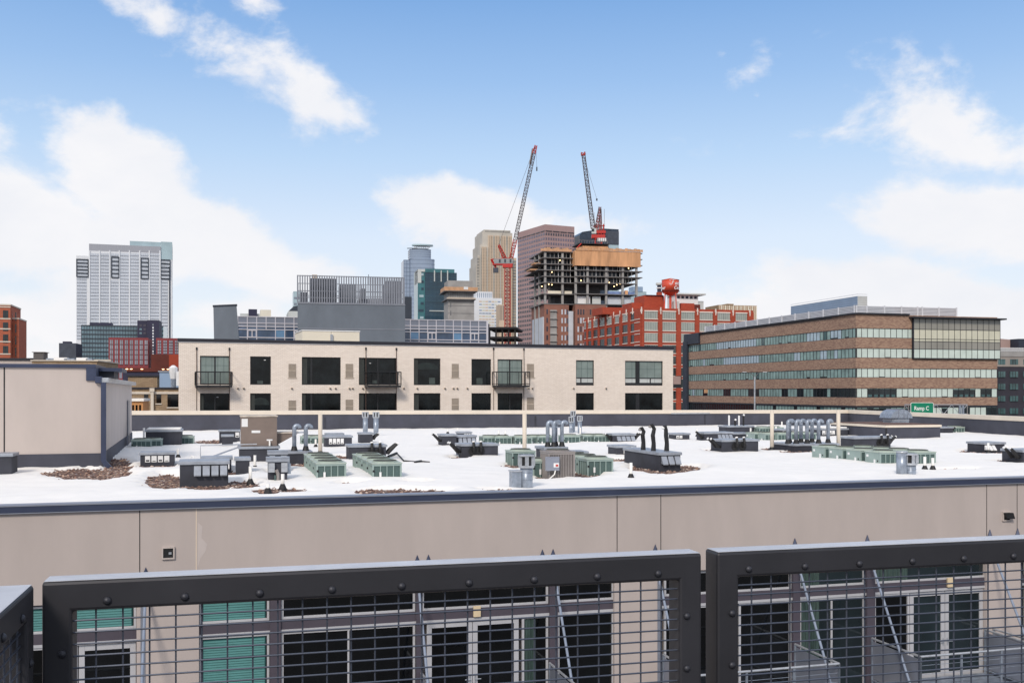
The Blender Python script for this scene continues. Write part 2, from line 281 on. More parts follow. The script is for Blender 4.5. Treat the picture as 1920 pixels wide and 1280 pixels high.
# ================================================================== near tan building with the snowy roof
SN = CZ-2.5; T = B('stucco_apartment_building', 'tan stucco apartment building with snow covered flat roof and blue fascia, just beyond the railing', 'building', 0, 21.37, 15.8)
def w2l(x, y): dx, dy = x-T.X, y-T.Y; return dx*T.c+dy*T.s, -dx*T.s+dy*T.c
def l2w(u, v): return T.X+u*T.c-v*T.s, T.Y+u*T.s+v*T.c
def G(px, py, h=2.5): Y = h*F/(py-HY); return X(px, Y), Y
ZT = CZ-2.42
PA = w2l(X(200, 62), 62); PB = w2l(X(1590, 76), 76); PC = w2l(X(1960, 53.9), 53.9)
dA = ((PB[0]-PA[0]), (PB[1]-PA[1])); k_ = 30/math.hypot(*dA); PL = (PA[0]-dA[0]*k_, PA[1]-dA[1]*k_)
UR = PC[0]+(PC[0]-PB[0])*1.15; PD = (UR, .3)
UL = PL[0]
Zt, Zb = CZ-4.58, CZ-8.0
bays = [(T.U(-160), T.U(256)), (T.U(373), T.U(1152)), (T.U(1239), T.U(1850)), (T.U(1917), T.U(2400))]
mb = MB(); wall_holes(mb, UL, UR, 0, ZT-.165, [(a, b, Zb, Zt) for a, b in bays], M['stucco'], .18)
mb.face([(UL, .4, ZT-.2), (UR, .4, ZT-.2), (UR, .4, 0), (UL, .4, 0)], M['stucco'])
T.part('wall', mb)
mb = MB(); mb.box(UL, UR, -.07, .02, ZT-.165, ZT-.03, M['fascia']); T.part('fascia', mb, bevel=.008)
mb = MB(); mb.box(UL, UR, -.085, .30, ZT-.03, ZT, M['fasciaL']); mb.box(UL, UR, -.075, -.002, ZT-.185, ZT-.165, M['fasciaL']); T.part('coping', mb)
mb = MB()
for px in (262, 368, 1157, 1239, 1850, 1907):
    u = T.U(px); mb.box(u-.009, u+.009, -.004, .01, Zt, ZT-.187, M['black'] if px != 368 else M['stuccoL'])
T.part('panel_joint', mb)
mb = MB(); u = T.U(370)+.01
mb.ext([(u, ZT-.5), (u+.10, ZT-.6), (u+.08, ZT-.85), (u+.2, ZT-1.0), (u+.17, ZT-1.15), (u+.06, ZT-1.3), (u, ZT-1.5)], -.003, .01, M['patchm']); T.part('stucco_repair', mb)
mb = MB(); mb.prism([PL, PA, PB, PC, PD, (UL, .3)], SN-.6, SN-.058, M['gravel'], M['gravel']); T.part('roof_deck', mb)
# far and side parapets: dark membrane inside, cream coping
def wallseg(p, q, h0, h1, name, t=.4):
    dx, dy = q[0]-p[0], q[1]-p[1]; l = math.hypot(dx, dy); nx, ny = -dy/l*t, dx/l*t
    P = [p, q, (q[0]+nx, q[1]+ny), (p[0]+nx, p[1]+ny)]
    a = MB(); a.prism(P, SN-.6, [CZ-h0-.2, CZ-h1-.2, CZ-h1-.2, CZ-h0-.2], M['membrane']); T.part(name, a)
    e = .05/t; Q = [(p[0]-nx*e, p[1]-ny*e), (q[0]-nx*e, q[1]-ny*e), (q[0]+nx*(1+e), q[1]+ny*(1+e)), (p[0]+nx*(1+e), p[1]+ny*(1+e))]
    c = MB(); zt = [CZ-h0, CZ-h1, CZ-h1, CZ-h0]; b = len(c.v)
    c.v += [(Q[i][0], Q[i][1], zt[i]-.26) for i in range(4)]+[(Q[i][0], Q[i][1], zt[i]) for i in range(4)]
    c.f += [(0, 3, 2, 1), (4, 5, 6, 7), (0, 1, 5, 4), (1, 2, 6, 5), (2, 3, 7, 6), (3, 0, 4, 7)]; k = c.mi(M['cope']); c.m += [k]*6
    T.part('parapet_coping', c, bevel=.02)
wallseg(PL, PA, 1.16, 1.21, 'parapet'); wallseg(PA, PB, 1.21, 1.41, 'parapet'); wallseg(PB, PC, 1.41, 1.41, 'parapet'); wallseg(PC, PD, 1.41, 2.45, 'parapet')
mb = MB()                                  # membrane seams and a stray pale flashing strip
for px in (553, 934, 1275):
    t = (px-200)/1390; p = (PA[0]+dA[0]*t, PA[1]+dA[1]*t); a = MB(); a.box(p[0]-.05, p[0]+.05, p[1]-.03, p[1]+.2, SN-.3, CZ-1.72, M['boxdark']); T.part('seam', a)
a = MB(); pp = [(PA[0]+dA[0]*t, PA[1]+dA[1]*t) for t in (.722, .78)]
a.prism([(pp[0][0], pp[0][1]-.09), (pp[1][0], pp[1][1]-.09), (pp[1][0], pp[1][1]), (pp[0][0], pp[0][1])], CZ-1.63, CZ-1.56, M['galvL']); T.part('flashing_strip', a)
# underside body of the building (closed back)
mb = MB(); mb.prism([(PL[0], PL[1]+.5), (PB[0], PB[1]+.45), (PB[0]+.02, PB[1]), (PL[0], PL[1])], 0, SN-.6, M['stucco']); T.part('rear_wall', mb)
# windows
def win(u0, u1, z0, z1, kind, fr=.055, v=.15, parent=None, split=None, fm='silver'):
    gm = dict(black='gblack', blind='gblack', curtain='gblack', dark='gdark', teal='gdark')[kind]
    g_ = MB(); g_.box(u0+fr, u1-fr, v, v+.02, z0+fr, z1-fr, M[gm]); o = T.part('window', g_)
    f = MB(); y0, y1 = v-.05, v+.028
    f.box(u0, u0+fr, y0, y1, z0, z1, M[fm]); f.box(u1-fr, u1, y0, y1, z0, z1, M[fm]); f.box(u0+fr, u1-fr, y0, y1, z0, z0+fr, M[fm]); f.box(u0+fr, u1-fr, y0, y1, z1-fr, z1, M[fm])
    for s in (split or []): f.box(s-.022, s+.022, y0+.004, y1, z0+fr, z1-fr, M[fm])
    f.build('frame', o, bevel=.006)
    if kind == 'blind':
        b = MB(); z = z0+fr+.01
        b.box(u0+fr+.02, u1-fr-.03, v-.008, v-.002, z0+fr, z1-fr, M['blindD'])
        while z < z1-fr-.05: b.box(u0+fr+.03, u1-fr-.05, v-.02, v-.008, z, z+.042, M['blind']); z += .055
        b.build('blind', o)
    if kind in ('curtain', 'teal'):
        b = MB(); n = 5; q = (u0+fr, u0+fr+(u1-u0)*.45) if kind == 'curtain' else (u0+fr, u0+fr+(u1-u0)*.28)
        wd = (q[1]-q[0])/32; P = [(q[0]+wd*i, v-.014+.010*math.sin(i*1.45)+.004*math.sin(i*3.1)) for i in range(33)]
        k = len(b.v); b.v += [(x, y, z) for z in (z0+fr, z1-fr) for x, y in P]; b.f += [(i, i+1, 34+i, 33+i) for i in range(32)]; b.m += [b.mi(M['curtain'])]*32
        b.build('curtain', o)
    return o
def door(u0, u1, z0, z1, kind='gblack', v=.15, hand=1):
    fr = .12; g_ = MB(); g_.box(u0, u1, v-.03, v+.03, z0, z0+.2, M['silver']); g_.box(u0, u0+fr, v-.03, v+.03, z0+.2, z1, M['silver']); g_.box(u1-fr, u1, v-.03, v+.03, z0+.2, z1, M['silver']); g_.box(u0+fr, u1-fr, v-.03, v+.03, z1-fr, z1, M['silver'])
    o = T.part('door', g_, bevel=.006); p = MB(); p.box(u0+fr, u1-fr, v, v+.01, z0+.2, z1-fr, M[kind]); p.build('pane', o)
    h = MB(); hx = u1-.06 if hand > 0 else u0+.06; h.box(hx-.015, hx+.015, v-.05, v-.03, z0+.95, z0+1.15, M['galvL']); h.tube([(hx, v-.04, z0+1.06), (hx, v-.09, z0+1.06), (hx-hand*.13, v-.09, z0+1.06)], .012, M['galvL'], 6); h.build('handle', o)
TT, TB, LT = CZ-4.62, CZ-5.22, CZ-5.45
def spandrel(a, b):
    m_ = MB(); m_.box(a, b, .08, .17, TB-.225, TB, M['span']); m_.box(a, b, .07, .17, LT-.06, TB-.225, M['silver']); m_.box(a, b, .06, .175, TT, Zt, M['span']); T.part('spandrel', m_)
def mull(a, b): m_ = MB(); m_.box(a, b, .03, .172, Zb, Zt-.05, M['span']); T.part('mullion', m_)
Ux = lambda px: T.U(px, .15)
def upper(a, b, k, **kw): win(Ux(a), Ux(b), TB, TT, k, **kw)
def lower(a, b, k, **kw): win(Ux(a), Ux(b), Zb+.02, LT-.06, k, **kw)
for a, b in bays: spandrel(a+.003, b-.003)
upper(-160, 20, 'blind'); upper(20, 256, 'blind'); lower(-160, 118, 'black'); lower(120, 146, 'black', fr=.04)
door(Ux(148), Ux(255), Zb+.02, LT-.08)
upper(374, 505, 'blind'); lower(374, 505, 'blind'); mull(Ux(506), Ux(526))
upper(527, 778, 'black'); lower(527, 778, 'black', split=[Ux(653)]); mull(Ux(779), Ux(786)+.02)
upper(790, 1027, 'black'); door(Ux(800), Ux(885), Zb+.02, LT-.08, hand=1); door(Ux(886), Ux(972), Zb+.02, LT-.08, hand=-1)
lower(978, 1027, 'curtain'); mull(Ux(1028), Ux(1043)); upper(1044, 1150, 'black'); lower(1044, 1150, 'black')
upper(1244, 1482, 'black'); lower(1244, 1382, 'black'); lower(1384, 1482, 'black'); mull(Ux(1483), Ux(1496))
upper(1497, 1620, 'teal'); lower(1497, 1620, 'teal', split=[Ux(1558)]); mull(Ux(1621), Ux(1636))
upper(1637, 1848, 'teal'); lower(1637, 1703, 'black'); door(Ux(1705), Ux(1770), Zb+.02, LT-.08, 'gdark', hand=1); door(Ux(1771), Ux(1842), Zb+.02, LT-.08, 'gdark', hand=-1)
upper(1920, 2150, 'black'); lower(1920, 2150, 'black'); upper(2155, 2390, 'black'); lower(2155, 2390, 'black')
for px, pb in ((268, 260), (1236, 1238)):          # pale jamb strips beside the bays
    m_ = MB(); u = T.U(px); m_.box(u-.05, u+.05, -.01, .01, Zb, Zt+.02, M['fasciaL']); T.part('jamb_trim', m_)
for px in (895, 1783):
    m_ = MB(); u = T.U(px, 0); z = CZ-5.42; m_.box(u-.09, u+.09, .0, .07, z, z+.26, M['walllamp']); o = T.part('wall_lamp', m_, bevel=.01)
for px, py in ((315.5, 1036), (1886, 967)):         # square wall vents
    u, z = T.ux(px, py); m_ = MB(); s_ = .135
    m_.box(u-s_, u+s_, -.05, .0, z-s_, z-s_+.03, M['stucco2']); m_.box(u-s_, u+s_, -.05, .0, z+s_-.03, z+s_, M['stucco2']); m_.box(u-s_, u-s_+.03, -.05, 0, z-s_+.03, z+s_-.03, M['stucco2']); m_.box(u+s_-.03, u+s_, -.05, 0, z-s_+.03, z+s_-.03, M['stucco2'])
    m_.box(u-s_+.03, u+s_-.03, -.02, -.004, z-s_+.03, z+s_-.03, M['black']); m_.box(u+.01, u+.07, -.045, -.02, z-.03, z+.02, M['galvL'])
    if px > 1000: m_.ext([(u-s_, z+.10), (u+s_, z+.10), (u+s_+.06, z-.07), (u-s_+.06, z-.05)], -.14, -.055, M['black'])
    T.part('wall_vent', m_)
# hanger brackets, rods and balconies
def bracket(px, py=None):
    u = T.U(px, -.05); z = CZ-3.86; m_ = MB()
    m_.face([(u-.17, -.02, z-.44), (u, -.02, z), (u, -.16, z-.44)], M['fascia']); m_.face([(u+.17, -.02, z-.44), (u, -.02, z), (u, -.16, z-.44)], M['fascia']); m_.face([(u-.17, -.001, z-.44), (u+.17, -.001, z-.44), (u, -.001, z)], M['fascia'])
    m_.face([(u-.17, -.02, z-.44), (u+.17, -.02, z-.44), (u, -.16, z-.44)], M['fascia']); m_.box(u-.05, u+.05, -.1, -.003, z-.6, z-.44, M['galv']); T.part('bracket', m_); return u, z-.5
def rod(u, z, du=0): m_ = MB(); m_.tube([(u, -.07, z), (u+du, -2.0, CZ-7.78)], .032, M['rodm'], 8); T.part('hanger_rod', m_)
def balcony(pa, pb, ba, bb, rods=True):
    ua, z = bracket(ba); ub, _ = bracket(bb)
    if rods: rod(ua, z); rod(ub, z)
    u0, u1 = T.U(pa), T.U(pb); zt = CZ-6.65; zf = CZ-7.85; f = MB()
    f.box(u0, u1, -2.05, -.01, zf-.15, zf, M['galv']); o = T.part('balcony', f)
    r = MB()
    for p, q in (((u0, -.03), (u0, -2.0)), ((u0, -2.0), (u1, -2.0)), ((u1, -2.0), (u1, -.03))):
        r.tube([(p[0], p[1], zt), (q[0], q[1], zt)], .03, M['galvL'], 8); r.tube([(p[0], p[1], zf+.08), (q[0], q[1], zf+.08)], .02, M['galv'], 6)
        l = math.hypot(q[0]-p[0], q[1]-p[1]); n = max(1, round(l/1.4))
        for i in range(n+1):
            x = p[0]+(q[0]-p[0])*i/n; y = p[1]+(q[1]-p[1])*i/n; r.box(x-.022, x+.022, y-.022, y+.022, zf, zt, M['galv'])
        for k in range(1, 5):
            zz = zf+.08+k*(zt-zf-.08)/5; r.tube([(p[0], p[1], zz), (q[0], q[1], zz)], .006, M['galv'], 5)
    r.build('balcony_rail', o)
    for x in (u0, u1): pn = MB(); pn.box(x-.012, x+.012, -1.95, -.08, zf+.12, zt-.08, M['fasciaL']); pn.build('side_panel', o)
balcony(790, 1030, 804, 1018, False); balcony(1243, 1490, 1230, 1492); balcony(1634, 1846, 1628, 1858); balcony(1862, 2180, 1910, 2170); balcony(-200, 262, -190, 273)
u_, z_ = bracket(1038); rod(u_, z_); u_, z_ = bracket(783); rod(u_, z_)
# ------------------------------------------------------------------ snow and gravel on the roof
patches = [(165, 887, 84, 11), (222, 872, 26, 16), (310, 900, 44, 14), (455, 906, 32, 7), (500, 919, 28, 8), (548, 919, 30, 6), (750, 919, 92, 5), (925, 917, 34, 3), (402, 828, 34, 4.5), (295, 872, 40, 4), (383, 908, 60, 8),
           (1250, 878, 72, 10), (1165, 862, 34, 4), (862, 857, 22, 2.5), (1510, 846, 50, 2.5), (1858, 846, 62, 3.5), (1350, 843, 30, 2), (1098, 889, 34, 6), (1040, 893, 34, 4), (975, 872, 34, 4), (440, 887, 26, 6), (640, 856, 30, 4), (780, 903, 30, 3), (655, 904, 24, 2.5), (572, 872, 60, 5), (1905, 862, 40, 3), (1455, 841, 34, 3), (520, 884, 26, 4), (1795, 878, 44, 2)]
pl = []
for px, py, rx, ry in patches:
    x, y = G(px, py); pl.append((x, y, rx/F*y, ry*y*y/(F*2.5), x/y))
def patchd(x, y):
    d = 9
    for a, b, rx, ry, sl in pl:
        dy = (y-b); dx = (x-a)-dy*sl
        if abs(dx) > rx*2.2 or abs(dy) > ry*2.2: continue
        d = min(d, math.hypot(dx/rx, dy/ry))
    return d
mounds = [(-9.4, 31, .10), (4, 40, .06), (-3.9, 30.5, .10), (5.6, 31.5, .10), (22, 44, .12), (30, 50, .34)]
def snow_z(x, y):
    z = SN+.02+.05*mn.noise((x*.35, y*.35, 1))+.03*mn.noise((x*1.3, y*1.3, 4))+.008*mn.noise((x*4, y*4, 7))
    for a, b, h in mounds: z += h*math.exp(-((x-a)**2+(y-b)**2)/6.0)
    # crusted drifts round the equipment: the surface dips over the gravel
    d = patchd(x, y)+.28*mn.noise((x*1.6, y*1.6, 9))+.16*mn.noise((x*5, y*5, 3))
    k = min(1, max(0, (1.12-d)/.10)); k = k*k*(3-2*k)
    return max(z, SN-.028)*(1-k)+(SN-.09)*k
POLY = [PL, PA, PB, PC, PD, (UL, .3)]; GC_ = (PA[0]+12, 15)
def inpoly(u, v):
    if v < .27: return False
    dx, dy = GC_[0]-u, GC_[1]-v; l = math.hypot(dx, dy)+1e-6
    if v > .8: u += dx/l*.22; v += dy/l*.22
    ins = False; n = len(POLY); j = n-1; v = max(v, .31)
    for i in range(n):
        (xi, yi), (xj, yj) = POLY[i], POLY[j]
        if (yi > v) != (yj > v) and u < (xj-xi)*(v-yi)/(yj-yi)+xi: ins = not ins
        j = i
    return ins
sm = MB(); mi_ = sm.mi(M['snow']); idx = {}; vs = []; v_ = .27
while v_ < max(PB[1], PL[1])+1: vs.append(v_); v_ += .11+.0042*max(0, v_)
us = [UL+i*.19 for i in range(int((max(UR, PB[0], PC[0])-UL)/.19)+2)]
for j, vv in enumerate(vs):
    for i, uu in enumerate(us):
        if not inpoly(uu, vv): continue
        x, y = l2w(uu, vv); idx[(i, j)] = len(sm.v); sm.v.append((uu, vv, snow_z(x, y)-(.03 if vv < .3 else 0)))
for j in range(len(vs)-1):
    for i in range(len(us)-1):
        q = [(i, j), (i+1, j), (i+1, j+1), (i, j+1)]
        if all(k in idx for k in q): sm.f.append(tuple(idx[k] for k in q)); sm.m.append(mi_)
o = sm.build('snow', smooth=True); o.location = (T.X, T.Y, 0); o.rotation_euler = (0, 0, T.a)
tag(o, 'thick smooth snow lying over the flat roof around the equipment', 'snow', kind='stuff')
pb = MB(); rnd = random.Random(3)
def pebble(x, y, z, s):
    b = len(pb.v); a = rnd.random()*6.28; sx, sy, sz = s*rnd.uniform(.7, 1.4), s*rnd.uniform(.6, 1), s*rnd.uniform(.35, .7)
    for k in range(5): t = a+k*1.2566; pb.v.append((x+sx*math.cos(t)*rnd.uniform(.8, 1.1), y+sy*math.sin(t), z))
    pb.v.append((x+sx*.1, y, z+sz)); pb.v.append((x, y, z-sz))
    for k in range(5): j = (k+1) % 5; pb.f += [(b+k, b+j, b+5), (b+j, b+k, b+6)]; pb.m += [0, 0]
pb.mi(M['pebble'])
for a, b, rx, ry, sl in pl:
    n = int(min(2600, rx*ry*3.14*60))
    for _ in range(n):
        r = math.sqrt(rnd.random())*1.15; t = rnd.random()*6.283; dy = r*ry*math.sin(t); x = a+r*rx*math.cos(t)+dy*sl; y = b+dy
        if not inpoly(*w2l(x, y)) or w2l(x, y)[1] < .36: continue
        pebble(x, y, SN-.06+rnd.uniform(0, .03), rnd.uniform(.03, .06))
tag(pb.build('gravel'), 'loose brown and grey roof gravel showing through gaps in the snow', 'gravel', kind='stuff')
# ================================================================== foreground railing panels of the viewer's own balcony
def rail_panel(label, origin, ang, L_, H_=1.02, post0=True, post1=True, dep=.075, fh=.067, step_bolt=.165, first=.20):
    r = thing('railing_panel', label, 'railing', (origin[0], origin[1], CZ-.42-H_), ang, 'railing panels of the near balcony')
    pw = .062; m_ = MB(); O = [(0, 0), (L_, 0), (L_, H_), (0, H_)]; I = [(pw, fh), (L_-pw, fh), (L_-pw, H_-fh), (pw, H_-fh)]
    V_ = [(x, y, z) for y in (0, dep) for (x, z) in O+I]; m_.v = V_; k = m_.mi(M['rail'])
    for i in range(4):
        j = (i+1) % 4; m_.f += [(i, j, 4+j, 4+i), (8+i, 12+i, 12+j, 8+j), (i, 8+i, 8+j, j), (4+i, 4+j, 12+j, 12+i)]; m_.m += [k]*4
    m_.build('frame', r, bevel=.007)
    m_ = MB(); x = pw-.01; rr = .0022
    while x < L_-pw+.02: m_.tube([(x, .020+.0012*math.sin(x*60), z) for z in (fh-.015, H_-fh+.015)], rr, M['wire'], 6); x += .0568
    tag(m_.build('vertical_wires', r), kind=None)
    m_ = MB(); z = H_-fh-.024
    while z > fh:
        m_.tube([(pw-.012, .0155, z), (L_-pw+.012, .0155, z)], rr, M['wire'], 6); z -= .0264
    m_.build('horizontal_wires', r)
    def bolt(x, z):
        b_ = MB(); P = [(x, 0.0, z), (x, -.0035, z), (x, -.0065, z), (x, -.0078, z)]; b_.tube(P, [.0098, .0086, .005, .001], M['bolt'], 12); b_.build('bolt', r, smooth=True)
    x = first-.065
    while x < L_-.03: bolt(x, H_-fh+.020); x += step_bolt
    z = H_-.16
    while z > .1: bolt(pw-.02, z); bolt(L_-pw+.02, z); z -= .135
    # thin pale lid, its colour paints the light falling on the top face
    m_ = MB(); m_.box(.004, L_-.004, .004, dep-.004, H_, H_+.0012, M['railT']); m_.build('lit_top_face', r)
    return r
RY = 2.215; RX = X(78, RY); ra = R(14.6)
ux_, uy_ = math.cos(ra), math.sin(ra)
def ru(px): t = (px-CX)/F; return (t*RY-RX)/(ux_-t*uy_)
u1 = ru(1316); u2 = ru(1345)
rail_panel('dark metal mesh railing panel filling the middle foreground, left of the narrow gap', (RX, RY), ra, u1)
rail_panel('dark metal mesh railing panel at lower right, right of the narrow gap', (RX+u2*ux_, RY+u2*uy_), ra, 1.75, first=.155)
# the return panel runs back towards the viewer at far left
sx_, sy_ = X(64, 2.19), 2.19
rail_panel('metal mesh railing panel at far left edge running back toward the viewer', (sx_+1.6*uy_, sy_-1.6*ux_), ra+R(90), 1.6, first=.22)
# ================================================================== rooftop equipment
EA = R(16); ec, es = math.cos(EA), math.sin(EA)
ZB = SN-.25
# ---- small air conditioning condensers
def make_condenser(name, label, body, coil, top, W=.84, D=.84, H=.47, ribs=4, panel=False):
    r = thing(name, label, 'condenser'); z0 = -.2; c = MB()
    c.box(0, W, 0, D, z0, z0+.1, body); c.box(0, W, 0, D, H-.09, H-.03, body)
    for x in (0, W-.05):
        for y in (0, D-.05): c.box(x, x+.05, y, y+.05, z0+.1, H-.09, body)
    for i in range(1, ribs):
        x = .05+(W-.1)*i/ribs; c.box(x-.012, x+.012, .004, .03, z0+.1, H-.09, body); c.box(x-.012, x+.012, D-.03, D-.004, z0+.1, H-.09, body)
        if not panel: c.box(.004, .03, x-.012, x+.012, z0+.1, H-.09, body)
        c.box(W-.03, W-.004, x-.012, x+.012, z0+.1, H-.09, body)
    if panel: c.box(.001, .05, .05, D-.05, z0+.1, H-.09, body)
    c.build('cabinet', r)
    g_ = MB(); g_.box(.03, W-.03, .03, D-.03, z0+.1, H-.09, coil); g_.build('coil', r)
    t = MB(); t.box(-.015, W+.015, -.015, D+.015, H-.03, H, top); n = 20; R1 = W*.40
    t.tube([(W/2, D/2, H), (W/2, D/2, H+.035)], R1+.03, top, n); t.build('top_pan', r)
    f = MB(); f.cyl(W/2, D/2, H+.035, H+.039, R1, M['fan'], n)
    for k in range(1, 5):
        rr = R1*k/4; f.tube([(W/2+rr*math.cos(a*math.pi/8), D/2+rr*math.sin(a*math.pi/8), H+.05) for a in range(17)], .006, M['fanw'], 4, False)
    for a in range(6): f.bar((W/2, D/2, H+.05), (W/2+R1*math.cos(a*1.047), D/2+R1*math.sin(a*1.047), H+.05), .007, M['fanw'])
    f.cyl(W/2, D/2, H+.04, H+.06, .07, M['fanw'], 10); f.build('fan_guard', r)
    s = MB()
    if panel:
        s.box(-.004, .001, D-.2, D-.08, H-.20, H-.12, M['white']); s.box(-.004, .001, D*.30, D*.42, .04, .20, M['white'])
        s.box(-.004, .001, D*.12, D*.19, .12, .18, M['black'])
    else:
        s.box(.01, .07, -.006, .0, H-.26, H-.20, M['black']); s.box(.2, .26, -.006, 0, H-.42, H-.26, M['white'])
    s.build('service_label', r); return r
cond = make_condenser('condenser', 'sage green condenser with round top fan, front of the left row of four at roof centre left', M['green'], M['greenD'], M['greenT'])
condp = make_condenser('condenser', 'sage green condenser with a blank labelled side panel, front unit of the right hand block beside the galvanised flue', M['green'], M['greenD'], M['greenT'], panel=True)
used = {id(cond): 0, id(condp): 0}
def put_cond(x, y, label, group, src=cond, ang=EA, dz=0):
    z = SN+dz
    if not used[id(src)]:
        used[id(src)] = 1; src.location = (x, y, z); src.rotation_euler = (0, 0, ang); src['label'] = label; src['group'] = group; return src
    return copy_tree(src, (x, y, z), ang, label, group)
def row(px, py, n, step, labels, group, src=cond, dx=0, dz=0):
    x, y = G(px, py)
    for k in range(n): put_cond(x-es*step*k+dx*k*ec, y+ec*step*k+dx*k*es, labels[k], group, src, dz=dz)
GC = 'green condensers on the snowy roof'
O4 = ('front', 'second', 'third', 'rearmost')
row(593, 899, 4, 1.22, ['sage green condenser, %s of four in the row right of the twin vent station' % o for o in O4], GC)
row(698, 899, 4, 1.22, ['sage green condenser, %s of four in the row below the right pointing hoses' % o for o in O4], GC)
row(1101, 889, 3, .98, ['sage green condenser, %s of the row right of the tall grey cabinet condenser' % o for o in ('front', 'middle', 'rear')], GC)
x, y = G(960, 871); put_cond(x, y, 'sage green condenser behind the capped flue, left of the grey cabinet condenser', GC)
x, y = G(999, 893); put_cond(x, y, 'sage green condenser wedged between the capped flue and grey cabinet condenser', GC)
row(1650, 870, 4, 1.10, ['side panelled green condenser, %s of the left row by the right hand flues' % o for o in O4], GC, condp, dz=-.05)
row(1716, 870, 4, 1.02, ['side panelled green condenser, %s of the right row by the right hand flues' % o for o in O4], GC, condp, dz=-.05)
FARC = [(246, 839, 'sage green condenser tucked against the stucco penthouse side wall', 0), (266, 838, 'sage green condenser partly hidden beside the one against the penthouse', 0),
 (309, 832, 'sage green condenser at the right front corner of the leftmost far curb', 0), (329, 832, 'sage green condenser touching its twin right of the leftmost far curb', 0),
 (565, 832, 'sage green condenser seen between two gooseneck pipes', 0), (582, 832, 'sage green condenser just right of the gooseneck pipe pair', 0),
 (906, 832, 'sage green condenser, left of the far pair behind the open snow', 0), (928, 832, 'sage green condenser, right of the far pair behind the open snow', 0),
 (966, 832, 'sage green condenser just left of the tall pale post at roof centre', 0), (990, 831, 'sage green condenser just right of the tall pale post at roof centre', 0), (1008, 831, 'sage green condenser left behind the four gooseneck pipes', 0),
 (1057, 830, 'sage green condenser just right of the four gooseneck pipes', 0), (1093, 829, 'sage green condenser left of the far box with hoses on both sides', 0), (1114, 829, 'sage green condenser touching the far box with hoses on both sides', 0),
 (1414, 824, 'sage green condenser behind the box with two round collars, left one', 1), (1434, 825, 'sage green condenser left of the tall pale post near the eight pipes', 1), (1458, 825, 'sage green condenser right of the tall pale post near the eight pipes', 1),
 (1476, 824, 'sage green condenser with side panel left behind the eight gooseneck pipes', 1), (1504, 824, 'sage green condenser behind the middle of the eight gooseneck pipes', 1), (1424, 812, 'sage green condenser farthest back near the three small pipes', 0), (1446, 812, 'sage green condenser farthest back beside the tall pale post', 0),
 (1787, 811, 'sage green condenser in a far pair right of the big dark plant enclosure, left one', 0), (1806, 810, 'sage green condenser in a far pair right of the big dark plant enclosure, right one', 0)]
for px, py, lb, p_ in FARC: x, y = G(px, py); put_cond(x, y, lb, GC, condp if p_ else cond, dz=-.12)
# ---- vent curbs: dark membrane box, sloping galvanised lid, optional hoods, collars, duct hoses, pipes
def goose(mb, x, y, z, h, r=.085, m='galv', d=(1, 0), bend=.095):
    P = [(x, y, z), (x, y, z+h-bend*2)]; c = z+h-bend*2
    for k in range(1, 8): t = math.pi*k/7; P.append((x+d[0]*bend*(1-math.cos(t)), y+d[1]*bend*(1-math.cos(t)), c+bend*math.sin(t)*1.1))
    mb.tube(P, r, M[m], 10)
def hose(parent, x, y, z, d, s=1.0, n=2):
    s *= .66
    for k in range(n):
        h = MB(); yy = y+k*.28
        h.tube([(x, yy, z), (x+d*.14*s, yy, z-.02), (x+d*.30*s, yy-.02, z+.10), (x+d*.55*s, yy-.03, z+.38*s), (x+d*.66*s, yy-.03, z+.46*s)], [.06, .075, .07, .055, .045], M['black'], 8)
        h.tube([(x+d*.655*s, yy-.03, z+.455*s), (x+d*.70*s, yy-.03, z+.50*s)], .05, M['white'], 8); h.build('duct_hose', parent)
